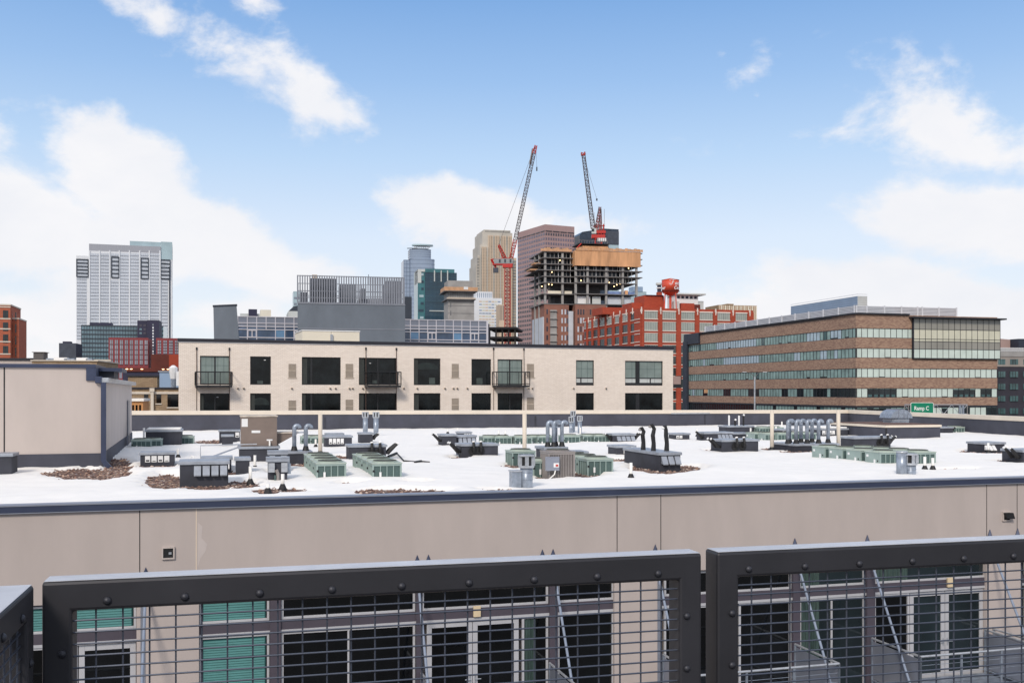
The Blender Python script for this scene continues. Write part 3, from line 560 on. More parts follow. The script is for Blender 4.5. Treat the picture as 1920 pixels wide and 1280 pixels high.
def curb(px0, px1, pyb, pyt, label, depth=1.0, hoods=0, hkind='grey', hx=(.25, .97), collars=None, hl=0, hr=0, lid=True, lidh=.09, ang=EA, group='dark vent curbs with metal lids', flap=False, name='vent_curb', hs=1.0, snowtop=False, over=.04):
    x, y = G(px0, pyb); W = ((px1-CX)/F*y-x)/(math.cos(ang)-(px1-CX)/F*math.sin(ang)); h = (pyb-pyt)/F*y
    r = thing(name, label, 'roof vent', (x, y, SN), ang, group)
    b = MB(); b.box(0, W, 0, depth, -.25, h-lidh, M['boxdark']); b.build('curb', r, bevel=.012)
    l = MB(); e = over; tl = MB(); zt = h+.03
    l.box(-e, W+e, -e, depth+e, h-lidh, h, M['lid']); l.build('lid', r, bevel=.008)
    if snowtop:
        s_ = MB(); s_.box(.03, W-.03, .03, depth-.03, h, h+.07, M['snow']); s_.build('snow_cap', r, bevel=.03)
    a0, a1 = W*hx[0], W*hx[1]
    for k in range(hoods):
        wd = (a1-a0)/hoods; q = MB(); xa = a0+wd*k+wd*.12; xb = a0+wd*(k+1)-wd*.08; z1 = h-lidh-.03; z0 = z1-min(.24, (h-lidh)*.62)
        if hkind == 'vent':
            q.box(xa, xb, -.02, -.001, z0, z1, M['white']); q.box(xa+.03, xb-.03, -.026, -.02, z0+.03, z0+.03+(.02 if k % 2 else .05), M['black'])
        else:
            m = M['lid'] if hkind == 'grey' else M['white']
            q.face([(xa, -.001, z1), (xb, -.001, z1), (xb, -.15, z0), (xa, -.15, z0)], m); q.face([(xa, -.001, z1), (xa, -.15, z0), (xa, -.001, z0)], m); q.face([(xb, -.001, z1), (xb, -.15, z0), (xb, -.001, z0)], m)
            q.face([(xa, -.152, z0), (xb, -.152, z0), (xb, -.145, z0-.03), (xa, -.145, z0-.03)], m)
        q.build('vent_hood', r)
    for cx in (collars or []):
        q = MB(); z = (h-lidh)*.52; q.tube([(cx*W, 0, z), (cx*W, -.03, z)], min(.17, h*.36), M['black'], 16); q.build('collar', r)
        q = MB(); q.tube([(cx*W, -.03, z), (cx*W, -.14, z+.02), (cx*W, -.17, z+.15), (cx*W, -.12, h+.06)], .055, M['black'], 8); q.tube([(cx*W, -.12, h+.055), (cx*W, -.10, h+.1)], .06, M['white'], 8); q.build('duct_hose', r)
    if hl: hose(r, 0, .15, (h-lidh)*.55, -1, hs, hl)
    if hr: hose(r, W, .15, (h-lidh)*.55, 1, hs, hr)
    return r, W, h
curb(337, 428, 910, 865, 'dark vent curb with four grey hoods standing on bare gravel at roof front left', 1.05, 4, 'grey', (.27, .99))
curb(263, 326, 872, 848, 'dark vent curb with four small white square vents right of the penthouse', .8, 4, 'vent', (.12, .88))
curb(-38, 22, 889, 851, 'dark vent curb at the far left edge in front of the penthouse wall', .9)
curb(442, 468, 889, 858, 'narrow plain vent curb between the front left four hood curb and the vent station', .7)
curb(379, 434, 884, 857, 'vent curb with three hoods poking up behind the front left four hood curb', .8, 3, 'white', (.05, .95))
curb(416, 437, 836, 815, 'small plain dark curb standing left of the brown cabinet', .7)
curb(411, 450, 829, 806, 'dark curb behind the small plain one, left of the brown cabinet', .7, 1, 'vent', (.75, .98))
curb(273, 340, 835, 806, 'wide dark curb with thin grey lid beside the leftmost far condensers', 1.6, snowtop=True)
curb(610, 660, 839, 817, 'dark vent curb with a white strip of four square vents', .9, 4, 'vent', (.12, .7)); curb(612, 644, 830, 812, 'low vent curb lid just behind the white strip curb', .6)
curb(675, 699, 831, 811, 'small dark vent curb with hose pair in front of the left twin flues', .8, hr=2, hs=.7)
curb(655, 724, 862, 834, 'dark vent curb with two round collars and raised hoses behind the second condenser row', 1.0, collars=(.6, .82), hr=2)
curb(829, 856, 835, 814, 'left half of the far curb pair, one long hose sticking out left', .9, hl=1); curb(857, 893, 834, 816, 'right half of the far curb pair, four grey hoods', .9, 4, 'grey', (.03, .97)); curb(860, 884, 822, 809, 'low lidded curb behind the far curb pair', .6, 3, 'vent', (.4, .95))
curb(866, 934, 856, 832, 'dark vent curb with two collars and left hoses, alone on the central open snow', 1.0, collars=(.3, .5), hl=2)
curb(1149, 1191, 829, 813, 'far vent curb with four grey hoods and black hoses at both ends', .8, 4, 'grey', (.15, .98), hl=2, hr=2, hs=.75)
curb(1156, 1191, 855, 835, 'low vent curb with two white square panels behind the three black pipes', .9, 2, 'vent', (.35, .85))
r17, W17, h17 = curb(1236, 1276, 881, 848, 'long dark curb with three grey hoods and black pipes standing on its lid', 2.9, 3, 'grey', (.06, .98), name='vent_curb')
curb(1266, 1293, 824, 812, 'small isolated vent curb with a white vent strip', .8, 2, 'vent', (.05, .5))
curb(1321, 1374, 827, 810, 'far vent curb with four hoods and one left hose, right of the small isolated curb', .9, 4, 'grey', (.45, .98), hl=1)
curb(1354, 1422, 847, 824, 'dark vent curb with two collars and left hoses, right of roof centre', 1.0, collars=(.36, .56), hl=2)
r21, W21, h21 = curb(1364, 1413, 812, 798, 'far dark curb carrying three slim capped pipes', 1.1); curb(1380, 1404, 822, 811, 'low grey lidded curb in front of the curb with three slim pipes', .7)
r22, W22, h22 = curb(1489, 1572, 845, 832, 'long low curb carrying eight galvanised gooseneck pipes', 1.7, 0)
r9, W9, h9 = curb(532, 584, 868, 846, 'dark curb carrying two galvanised gooseneck pipes', 1.0)
rC, WC, hC = curb(1021, 1063, 868, 838, 'dark curb carrying four galvanised gooseneck pipes behind the grey cabinet condenser', 1.0)
curb(1068, 1102, 861, 846, 'low lidded curb behind the condensers right of the grey cabinet', .9)
curb(1601, 1670, 839, 819, 'dark vent curb with two collars at its right end in front of the plant enclosure', 1.0, collars=(.7, .87), hr=2, hs=.8)
curb(1846, 1884, 847, 829, 'vent curb with four white hoods at its left end near the right edge', 1.0, 3, 'white', (-.02, .5)); curb(1918, 1965, 866, 843, 'vent curb cut off at the right edge with raised black hose', 1.0, hl=2)
curb(1541, 1590, 818, 803, 'far curb with snow on its lid behind the eight pipes', 1.4, 4, 'vent', (.0, .5), snowtop=True); curb(1464, 1492, 816, 804, 'far low curb left of the eight pipes', .8, 4, 'vent', (.1, .9))
curb(1765, 1787, 812, 800, 'small dark curb tucked right of the plant enclosure', .8, hr=1, hs=.6)
def pipes(r, pts, h, zb, m='galv', rad=.075, d=(1, 0)):
    for x, y in pts:
        p = MB(); goose(p, x, y, zb, h, rad, m, d); o = p.build('gooseneck_pipe', r, smooth=True); b = MB(); b.tube([(x, y, zb-.002), (x, y, zb+.07), (x, y, zb+.16)], [rad*1.7, rad*1.4, rad*1.1], M['black'], 10); b.build('pipe_boot', o)
pipes(r9, [(W9*.40, .3), (W9*.82, .3)], .97, h9); q = MB(); q.box(W9*.4, W9*.82, .27, .33, h9+.62, h9+.66, M['galv']); q.build('pipe_brace', r9)
pipes(rC, [(WC*.28, .35), (WC*.52, .28), (WC*.72, .55), (WC*.92, .35)], .95, hC, rad=.066); q = MB(); q.box(WC*.28, WC*.92, .3, .34, hC+.66, hC+.70, M['galv']); q.build('pipe_brace', rC)
pipes(r22, [(-.02, .45), (.28, .3), (.42, 1.05), (.80, .3), (.98, 1.05), (1.36, .3), (1.52, 1.05), (1.92, .45)], 1.04, h22, rad=.08); q = MB(); q.box(-.02, 1.92, .42, .46, h22+.74, h22+.79, M['galv']); q.build('pipe_brace', r22)
for (x, y, hh) in ((.10, 1.5, .72), (.20, .9, .84), (.60, .75, .80)):
    p = MB(); zb = h17; k = .03*math.sin(x*9)
    p.tube([(x, y, zb), (x+.01, y, zb+.25), (x-.02, y, zb+.5), (x+k, y, zb+hh-.12), (x-.05, y, zb+hh), (x-.11, y, zb+hh-.03)], [.085, .07, .072, .065, .06, .05], M['black'], 9); p.tube([(x-.11, y, zb+hh-.03), (x-.14, y, zb+hh-.08)], .05, M['white'] if x > .5 else M['greyac'], 8); p.build('black_pipe', r17)
for x, hh, mm in ((.32, .62, 'white'), (.72, .30, 'black'), (.98, .60, 'white'), (1.28, .58, 'black')):
    p = MB(); p.tube([(x, .4, h21), (x, .4, h21+hh)], .055, M[mm], 8); p.tube([(x, .4, h21+hh), (x+.05, .4, h21+hh+.08)], .06, M['white' if mm == 'black' else 'black'], 8); p.build('slim_pipe', r21)
# ---- big brown rooftop unit on its curb
x, y = G(452, 866); r = thing('rooftop_unit', 'tall brown sheet metal rooftop air handler with white labels on a dark curb', 'air handler', (x, y, SN), EA); r.scale = (1, 1, .74)
Wb = (518-452)/F*y; q = MB(); q.box(-.05, Wb+.05, -.03, 1.6, -.25, .62, M['boxdark']); q.build('curb', r)
q = MB(); q.box(-.1, Wb+.1, -.08, 1.65, .62, .74, M['lid']); q.build('curb_flashing', r, bevel=.01)
q = MB(); q.face([(-.1, -.08, .68), (-.1, .0, .74), (-1.0, -1.3, .42), (-1.0, -1.45, .34)], M['lid']); q.build('sloping_flashing', r)
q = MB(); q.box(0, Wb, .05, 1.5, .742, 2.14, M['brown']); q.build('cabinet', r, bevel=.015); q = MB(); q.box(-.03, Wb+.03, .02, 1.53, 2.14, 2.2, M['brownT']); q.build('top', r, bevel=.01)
q = MB(); q.ext([(Wb, 1.32), (Wb+.75, 1.32), (Wb, .76)], .35, 1.4, M['brown']); q.box(Wb, Wb+.8, .32, 1.43, 1.32, 1.38, M['brownT']); q.build('intake_hood', r)
for x0, x1, z0, z1 in ((.02, .23, 1.68, 2.06), (.36, .66, 1.38, 1.5), (.88, 1.08, 1.0, 1.07)):
    q = MB(); q.box(x0, x1, .04, .0495, z0, z1, M['white']); q.build('label_plate', r)
q = MB(); q.tube([(.98, .04, .98), (.98, -.06, .93), (.98, -.06, .76)], .03, M['pvc'], 8); q.build('drain_pipe', r)
# ---- tall grey condenser with junction box
gc = make_condenser('cabinet_condenser', 'tall taupe grey louvred condenser with disconnect box in front of the four gooseneck pipes', M['greyac'], M['greyacD'], M['greyac'], .80, .82, .76, 14)
x, y = G(1029, 896); gc.location = (x, y, SN); gc.rotation_euler = (0, 0, EA); gc['category'] = 'condenser'
q = MB(); q.box(-.12, .28, -.14, -.03, .22, .62, M['fasciaL']); o = q.build('disconnect_box', gc, bevel=.01); q = MB(); q.box(.10, .26, -.145, -.14, .32, .44, M['white']); q.box(.16, .24, -.148, -.145, .34, .40, M['tred']); q.build('warning_label', o)
q = MB(); q.tube([(.18, -.1, .3), (.12, -.16, .12), (-.05, -.22, .0), (-.12, -.25, -.02)], .018, M['pvc'], 6); q.build('conduit', gc)
# ---- twin vent stations
def station(px, py, label, s=1.0):
    x, y = G(px, py); r = thing('vent_station', label, 'roof vent', (x, y, SN), EA, 'twin hood vent stations'); q = MB(); W = .52
    q.box(0, W, 0, .4, -.25, .52, M['boxdark']); q.build('curb', r); q = MB(); q.box(-.05, W+.05, -.06, .46, .52, .60, M['lid']); q.box(-.05, W+.05, .1, .46, .60, .65, M['lid']); q.build('lid', r, bevel=.01)
    for xa in (.0, W-.17):
        q = MB(); q.box(xa, xa+.17, -.10, -.001, .24, .50, M['galvL']); q.box(xa+.02, xa+.15, -.104, -.10, .36, .38, M['louvD']); q.build('vent_hood', r)
    q = MB(); q.tube([(W*.5, -.05, -.1), (W*.5, -.06, .2), (W*.42, -.1, .3)], .05, M['greyac'], 8); q.tube([(W*.35, -.08, -.1), (W*.36, -.09, .16)], .03, M['greenD'], 6); q.build('drain_pipe', r)
    q = MB(); q.box(W+.01, W+.1, .0, .2, .18, .46, M['galv']); q.build('side_box', r)
station(503, 901, 'front twin hood vent station half buried in snow left of the condenser rows'); station(505, 884, 'rear twin hood vent station directly behind the front one')
# ---- flues with caps
def flue(px, pyb, pyt, label, rad=.13, cap='round', group='capped galvanised flues'):
    x, y = G(px, pyb); h = (pyb-pyt)/F*y; r = thing('flue', label, 'flue', (x, y, SN), EA, group); q = MB(); q.cyl(0, 0, -.25, h-.32, rad, M['galv'], 18)
    for z in (h*.45, h*.22): q.cyl(0, 0, z, z+.02, rad+.008, M['galv'], 18)
    q.build('stack', r, smooth=True)
    q = MB(); q.cyl(0, 0, h-.34, h-.28, rad*1.25, M['galvL'], 18); q.cyl(0, 0, h-.28, h-.04, rad*.8, M['black'], 12); q.cyl(0, 0, h-.04, h, rad*1.35, M['galvL'], 18)
    for k in range(6): t = k*1.047+.3; q.box(rad*1.2*math.cos(t)-rad*.3, rad*1.2*math.cos(t)+rad*.3, rad*1.2*math.sin(t)-.01, rad*1.2*math.sin(t)+.01, h-.28, h-.04, M['galvL'])
    q.build('cap', r); return r, h
r, h = flue(987, 912, 852, 'galvanised round flue with slotted cap at front roof edge below roof centre', .165)
q = MB(); q.box(-.42, -.16, -.1, .18, -.25, .40, M['galv']); q.box(-.44, -.15, -.12, .2, .40, .44, M['galvL']); q.build('side_duct', r, bevel=.01)
r, h = flue(1707, 888, 850, 'galvanised flue with wind cap at front roof edge near the right hand condensers', .16)
x, y = G(1691, 888); r = thing('flue', 'shorter open topped galvanised flue beside the capped one at right', 'flue', (x, y, SN), EA, 'capped galvanised flues'); q = MB(); q.cyl(0, 0, -.25, .66, .16, M['galv'], 18); q.cyl(0, 0, .64, .68, .17, M['galvL'], 18); q.build('stack', r, smooth=True)
flue(685, 815, 772, 'left flue of the twin flues right of the thin pale post', .14); flue(705, 817, 772, 'right flue of the twin flues right of the thin pale post', .14)
flue(1071, 812, 781, 'left of three slim flues behind roof centre, box cap', .12); flue(1074.5, 811, 770, 'tallest of three slim flues behind roof centre', .12); flue(1087, 813, 779, 'right of three slim flues behind roof centre, white cap', .12)
# ---- white plastic vent pipes with black boots
PV = [(469.5, 906, 874, 'by the front left four hood curb, right side'), (478, 880, 853, 'between the narrow curb and the vent station'), (530, 916, 888, 'in front of the twin hood vent station, black cone boot'), (502.5, 924, 906, 'closest to the front roof edge at left'), (334, 858, 841, 'right of the four vent curb'),
      (270, 826, 802, 'beside the condensers near the penthouse'), (592, 838, 823, 'right of the gooseneck pair'), (1183, 896, 867, 'right of the front condenser near roof centre'), (1185.5, 855, 838, 'left against the curb with three black pipes'), (1734, 880, 856, 'left of the pair at the right hand condensers'), (1749, 880, 858, 'right of the pair at the right hand condensers'), (1853, 849, 830, 'in front of the white hood curb near the right edge'),
      (1407.5, 822, 802, 'left of the far condensers at right'), (1466, 806, 790, 'farthest back, left of the eight pipes'), (1455, 812, 799, 'just right of the tall pale post'), (935, 818, 807, 'left one of the thin pair behind the far condenser pair'), (947.5, 818, 807, 'right one of the thin pair behind the far condenser pair'), (839.5, 813, 805, 'tiny one behind the far curb pair, left'), (858.5, 812, 802, 'tiny one behind the far curb pair, right'), (1088, 818, 801, 'under the slim flue with white cap'), (1307, 818, 803, 'thin one left of the far curb with a hose')]
for px, pb_, pt, lb in PV:
    x, y = G(px, pb_); h = (pb_-pt)/F*y; r = thing('vent_pipe', 'white plastic vent pipe ' + lb, 'vent pipe', (x, y, SN), 0, 'white plastic vent pipes'); q = MB(); rad = .045 if h < .6 else .055
    q.cyl(0, 0, 0.0, h, rad, M['pvc'], 12); q.build('pipe', r, smooth=True); q = MB(); q.tube([(0, 0, -.2), (0, 0, .02), (0, 0, .13)], [rad*3, rad*2.2, rad*1.15], M['black'], 12); q.build('boot', r)
for px, pb_, pt, lb in ((600.5, 852, 776, 'left of the twin flues'), (983.5, 856, 775, 'at roof centre behind the capped flue'), (1447.5, 844, 769, 'left of the eight gooseneck pipes'), (1572, 842, 768, 'right of the eight gooseneck pipes')):
    x, y = G(px, pb_); h = (pb_-pt)/F*y; r = thing('tall_vent_stack', 'tall slim pale vent stack ' + lb, 'vent stack', (x, y, SN), 0, 'tall pale vent stacks'); q = MB(); q.cyl(0, 0, 0, h, .082, M['cope'], 14); q.build('pipe', r, smooth=True); q = MB(); q.tube([(0, 0, -.2), (0, 0, .03), (0, 0, .14)], [.2, .15, .09], M['black'], 12); q.build('boot', r)
# thin conduits on the snow
x, y = G(376, 868); h = (862-829)/F*y; r = thing('conduit_frame', 'thin grey steel conduit frame rising from snow left of the brown cabinet', 'conduit', (x, y, SN), EA)
q = MB(); q.tube([(0, 0, -.1), (0, 0, h), (1.9, .1, h+.02)], .022, M['galvL'], 6); q.build('pipe', r)
for pts, lb in (([(728, 858, .05), (744, 855, .12), (757, 866, .05), (780, 867, .03), (802, 867, .02)], 'black hose lying on the snow right of the second condenser row'), ([(778, 868, .03), (790, 867, .05), (806, 867, .02)], 'short black hose end on open snow')):
    q = MB(); P = [(*G(a, b), SN+c) for a, b, c in pts]; q.tube(P, .028, M['black'], 6); q.tube([P[0], P[1]], .05, M['black'], 6); tag(q.build('roof_hose'), lb, 'hose')
for px, py, lb in ((361, 862, 'small white curved pipe end beside the conduit frame'),):
    x, y = G(px, py); q = MB(); q.tube([(x+.08*math.cos(t*.5), y, SN+.06+.08*math.sin(t*.5)) for t in range(0, 9)], .022, M['white'], 6); tag(q.build('pipe_elbow'), lb, 'pipe')
# a few dry scraps on the snow
rnd = random.Random(9)
# ---- big dark plant enclosure with gravel top and silver exhaust hood
x, y = G(1661, 822); r = thing('plant_enclosure', 'large low dark plant enclosure with gravel top and pale edge, right of the eight pipes', 'plant enclosure', (x, y, SN), EA)
W_ = ((1763-CX)/F*y-x)/(ec-(1763-CX)/F*es); hh = (822-797)/F*y; D_ = 5.0
q = MB(); q.box(0, W_, 0, D_, -.3, hh-.12, M['membrane']); q.build('wall', r); q = MB(); q.box(-.05, W_+.05, -.05, D_+.05, hh-.12, hh, M['cope']); q.build('drip_edge', r); q = MB(); q.box(.05, W_-.05, .05, D_-.05, hh, hh+.03, M['gravel']); q.build('gravel_top', r)
q = MB(); q.box(-.03, .04, -.04, .0, -.3, hh-.122, M['black']); q.build('corner_flashing', r)
x2, y2 = G(1672, 803); hx_, hy_ = 1.4, 3.0; wx, wy = x+hx_*ec-hy_*es, y+hx_*es+hy_*ec
e = thing('exhaust_hood', 'silver ribbed barrel exhaust hood on top of the dark plant enclosure', 'exhaust hood', (X(1693, wy)-.62, wy, SN+hh+.03), EA); e.scale = (.76, .76, .80)
q = MB(); q.box(.12, 1.55, .1, 1.2, 0, .32, M['galv']); q.box(.1, 1.57, .08, 1.22, .14, .19, M['galvL']); q.build('base', e)
prof = [(-.1, .32), (0, .62), (.25, .82), (.6, .92), (1.07, .92), (1.4, .82), (1.66, .6), (1.77, .32)]
q = MB(); q.ext(prof, -.05, 1.35, M['galv']); q.build('hood', e, bevel=.01)
for s_ in (.55, 1.0, 1.35):
    q = MB(); P = [(s_*1.0-.03+(a-.83)*.0+0, 0, 0) for a, b in prof]; q.box(s_-.02, s_+.02, -.075, 1.37, .3, .955 if s_ < 1.2 else .87, M['fasciaL']); q.build('rib', e)
# ================================================================== stucco penthouse at left
P = B('rooftop_penthouse', 'tan stucco rooftop penthouse with dark base and blue metal fascia at far left', 'penthouse', 192, 33.6, 17.7)
u0 = P.U(-190); zf0 = CZ+(733-690)/F*33.6; zt_ = CZ+(733-683)/F*33.6; zb = SN-.3; zd = CZ-(849-733)/F*33.6; L_ = P.V(247)
u9 = P.U(180); zl = CZ+(733-717)/F*33.6; u0w = P.U(192)
mb = MB(); mb.box(u0, u9-.02, .002, 4, zl, zf0, M['stucco2']); mb.box(u0, 0, 0, L_, zd, zl, M['stucco2']); P.part('wall', mb)
mb = MB(); mb.box(u0, .03, -.03, L_+.02, zb, zd, M['membrane']); P.part('base_flashing', mb)
mb = MB(); mb.box(u0, u9, -.07, 4.05, zf0, zt_, M['fascia']); mb.box(u9-.30, u9+.01, -.065, 1.5, zf0-.42, zf0, M['fascia']); P.part('fascia', mb, bevel=.01)
mb = MB(); u = P.U(8); mb.box(u-.02, u+.02, -.006, .01, zd, zf0, M['black']); P.part('wall_joint', mb)
mb = MB(); mb.box(-.04, .12, -.13, .03, zd-.25, zl, M['fascia']); mb.ext([(-.04, zd-.25), (.12, zd-.25), (.34, zd-.5), (.1, zd-.5)], -.13, .0, M['fascia']); P.part('downspout', mb, bevel=.006)
mb = MB(); mb.box(u9+.02, .20, -.10, L_+.15, zl, zl+.16, M['galvL']); mb.box(u9-.02, -.02, -.15, .5, zl-.02, zl+.20, M['fascia']); P.part('lower_roof', mb, bevel=.01)
zu = CZ+(733-690)/F*35; mb = MB(); mb.box(u9+.02, .28, 1.2, 3.6, zl+.16, zu-.12, M['boxdark']); mb.box(u9+.02, .55, 1.0, 3.8, zu-.12, zu, M['fascia']); mb.box(.46, .54, 1.05, 1.2, zl+.16, zu-.12, M['fasciaL']); P.part('rear_canopy', mb)
mb = MB(); v1_ = P.V(238); mb.box(-.002, .03, v1_, v1_+1.6, zb, CZ-.45, M['greyac']); mb.box(.03, .06, v1_-.1, v1_, zb, CZ-.40, M['fasciaL']); P.part('door', mb)
q = MB(); x, y = G(222, 862); c_ = MB(); c_.box(-.15, .75, 0, 2.2, -.12, -.04, M['ply']); o = c_.build('plywood_board'); o.location = (x, y, SN); o.rotation_euler = (0, 0, EA-R(12)); tag(o, 'weathered brown board lying on gravel beside the penthouse side wall', 'board')
# ================================================================== cream brick block just beyond the roof
C = B('cream_brick_building', 'cream brick apartment block with black framed windows and black roof edge behind the snowy roof', 'building', 335, 80, 20.5)
cu1 = C.U(1262); cz = C.Z(640, 0); zr2 = C.Z(734, C.U(600))
wins = []   # px0, px1, kind
cols = [(375, 431, 'pale2'), (469, 508, 'dark'), (566, 639, 'dark3'), (673, 744, 'dark2'), (776, 826, 'dark'), (884, 921, 'dark'), (933, 980, 'pale2'), (1080, 1114, 'sash'), (1172, 1243, 'sash2')]
zw1, zw0 = C.Z(668, C.U(490)), C.Z(721, C.U(490)); zx1 = C.Z(737, C.U(490)); zx0 = zx1-(zw1-zw0)
holes = []
for a, b, k in cols:
    ua, ub = C.U(a), C.U(b); holes += [(ua, ub, zw0, zw1), (ua, ub, zx0, zx1), (ua, ub, zx0-3.05, zx1-3.05)]
mb = MB(); wall_holes(mb, 0, cu1, 0, cz, holes, M['cream'], .22); D0 = 18
uK = C.U(336, D0); mb.face([(0, 0, 0), (uK, D0, 0), (uK, D0, cz), (0, 0, cz)], M['cream']); mb.face([(cu1, 0, 0), (cu1, D0, 0), (cu1, D0, cz), (cu1, 0, cz)], M['cream']); mb.face([(uK, D0, 0), (cu1, D0, 0), (cu1, D0, cz), (uK, D0, cz)], M['cream'])
C.part('wall', mb); mb = MB(); mb.face([(0, .02, cz-.15), (cu1, .02, cz-.15), (cu1, D0, cz-.15), (uK, D0, cz-.15)], M['roofgrey']); C.part('roof', mb)
mb = MB(); mb.box(-.08, cu1+.08, -.08, .35, cz, cz+.26, M['creamcap']); mb.prism([(-.08+uK*.35/D0, .35), (.3+uK*.35/D0, .35), (uK+.3, D0), (uK-.08, D0)], cz, cz+.26, M['creamcap']); mb.box(cu1-.3, cu1+.08, .35, D0, cz, cz+.26, M['creamcap']); mb.box(-.06, cu1+.06, -.045, .0, cz-.07, cz, M['silver']); C.part('roof_edge', mb)
def cwin(ua, ub, z0, z1, k, low=False):
    v = .16; pale = k in ('pale2', 'sash', 'sash2') and not low; g_ = MB(); g_.box(ua+.05, ub-.05, v, v+.02, z0+.05, z1-.05, M['gshade' if pale else 'gblk2']); o = C.part('window', g_)
    f = MB(); y0, y1 = v-.05, v+.03; t = .07
    f.box(ua, ua+t, y0, y1, z0, z1, M['frameblk']); f.box(ub-t, ub, y0, y1, z0, z1, M['frameblk']); f.box(ua+t, ub-t, y0, y1, z0, z0+t, M['frameblk']); f.box(ua+t, ub-t, y0, y1, z1-t, z1, M['frameblk'])
    w_ = ub-ua; zs = z0+(z1-z0)*.30
    if k in ('pale2', 'dark2'): f.box((ua+ub)/2-.05, (ua+ub)/2+.05, y0, y1, z0+t, z1-t, M['frameblk'])
    if k == 'dark3': f.box(ua+w_*.22, ua+w_*.27, y0, y1, z0+t, z1-t, M['frameblk'])
    if k == 'sash2': f.box(ua+w_*.29, ua+w_*.39, y0, y1, z0+t, z1-t, M['frameblk'])
    if k in ('sash', 'sash2') and not low:
        f.box(ua+t, ub-t, y0+.003, y1, zs-.04, zs+.04, M['frameblk']); f.box(ua+t, ub-t, y0+.006, y1, z0+t, z0+.26, M['frameblk'])
        xs = ua+w_*(.30 if k == 'sash' else .68); f.box(xs-.05, xs+.05, y0+.009, y1, z0+.26, zs-.04, M['frameblk'])
        p = MB(); p.box(ua+t, ub-t, v-.012, v-.002, z0+.26, zs-.04, M['palebox']); p.build('lower_sash', o)
    if pale:
        for i in range(1, 3 if k == 'sash' else 5):
            x = ua+w_*i/(3 if k == 'sash' else 5); f.box(x-.012, x+.012, v-.012, v+.021, z0+t, z1-t, M['greenD'])
        f.box(ua+t, ub-t, v-.012, v+.021, z0+(z1-z0)*.66, z0+(z1-z0)*.66+.025, M['greenD'])
    f.build('frame', o)
    if not pale:      # things standing behind the glass read as a few dim shapes, plus a painted reflection
        q = MB(); rr = random.Random(int(ua*77+z0)); n = 0
        for _ in range(rr.choice((0, 1, 1))):
            x = rr.uniform(ua+.2, ub-.9); h = rr.uniform(.25, .6); q.box(x, x+rr.uniform(.3, .7), v-.008, v-.002, z0+.08, z0+.08+h, M['furn'])
        if q.f: q.build('furniture', o)
        if rr.random() < .6: q = MB(); s_ = rr.choice((0, 1)); cw = rr.uniform(.18, .4); xa = ua+.08 if s_ else ub-.08-cw; q.box(xa, xa+cw, v-.006, v-.001, z0+.08, z1-.08, M['dimcurt']); q.build('curtain', o)
        if rr.random() < .45: q = MB(); x = rr.uniform(ua+.5, ub-.5); z = z1-rr.uniform(.2, .5); q.box(x, x+.16, v-.006, v-.001, z, z+.05, M['white']); q.build('ceiling_light', o)
        if k in ('dark3', 'dark2', 'dark') and rr.random() < .5: q = MB(); x = (ua+ub)/2; w2 = (ub-ua)*.42; q.ext([(x-w2, z1-.7), (x-w2*.6, z1-.42), (x, z1-.34), (x+w2*.6, z1-.42), (x+w2, z1-.7), (x+w2, z1-.95), (x-w2, z1-.95)], v-.004, v-.001, M['dimgreen']); q.build('reflection_arc', o)  # arc-shaped sheet paints a dim reflection onto the pane
for a, b, k in cols:
    ua, ub = C.U(a), C.U(b); cwin(ua, ub, zw0, zw1, k); cwin(ua, ub, zx0, zx1, k, True); cwin(ua, ub, zx0-3.05, zx1-3.05, k, True)
for a, b in ((541, 555), (648, 662), (847, 860), (988, 1001)):
    for dz in (0, zx1-zw1):
        ua, ub = C.U(a), C.U(b); z1, z0 = C.Z(682, ua)+dz, C.Z(707, ua)+dz; q = MB(); q.box(ua, ub, -.03, -.001, z0, z1, M['louvreD']); zm = z0+(z1-z0)*.5
        n = 9
        for i in range(n): x = ua+(ub-ua)*(i+.5)/n; q.box(x-.012, x+.012, -.045, -.03, zm+.04, z1-.03, M['louvre'])
        z = z0+.05
        while z < zm-.04: q.box(ua+.03, ub-.03, -.045, -.03, z, z+.025, M['louvre']); z += .07
        q.box(ua, ub, -.05, -.03, zm-.03, zm+.03, M['louvre']); q.box(ua-.05, ub+.05, -.06, -.001, z0-.08, z0, M['louvre']); C.part('wall_louvre', q)
for px in (446, 457, 547, 619, 629, 655, 661, 680, 757, 782, 834, 850, 857, 876, 926, 991, 998, 1075, 1136):
    u, z = C.ux(px, 727.5); q = MB(); q.tube([(u, .01, z), (u, -.1, z-.01)], .085, M['louvre'], 10); q.tube([(u, -.1, z-.02), (u, -.12, z-.06)], .07, M['greyacD'], 8); C.part('vent_cap', q)
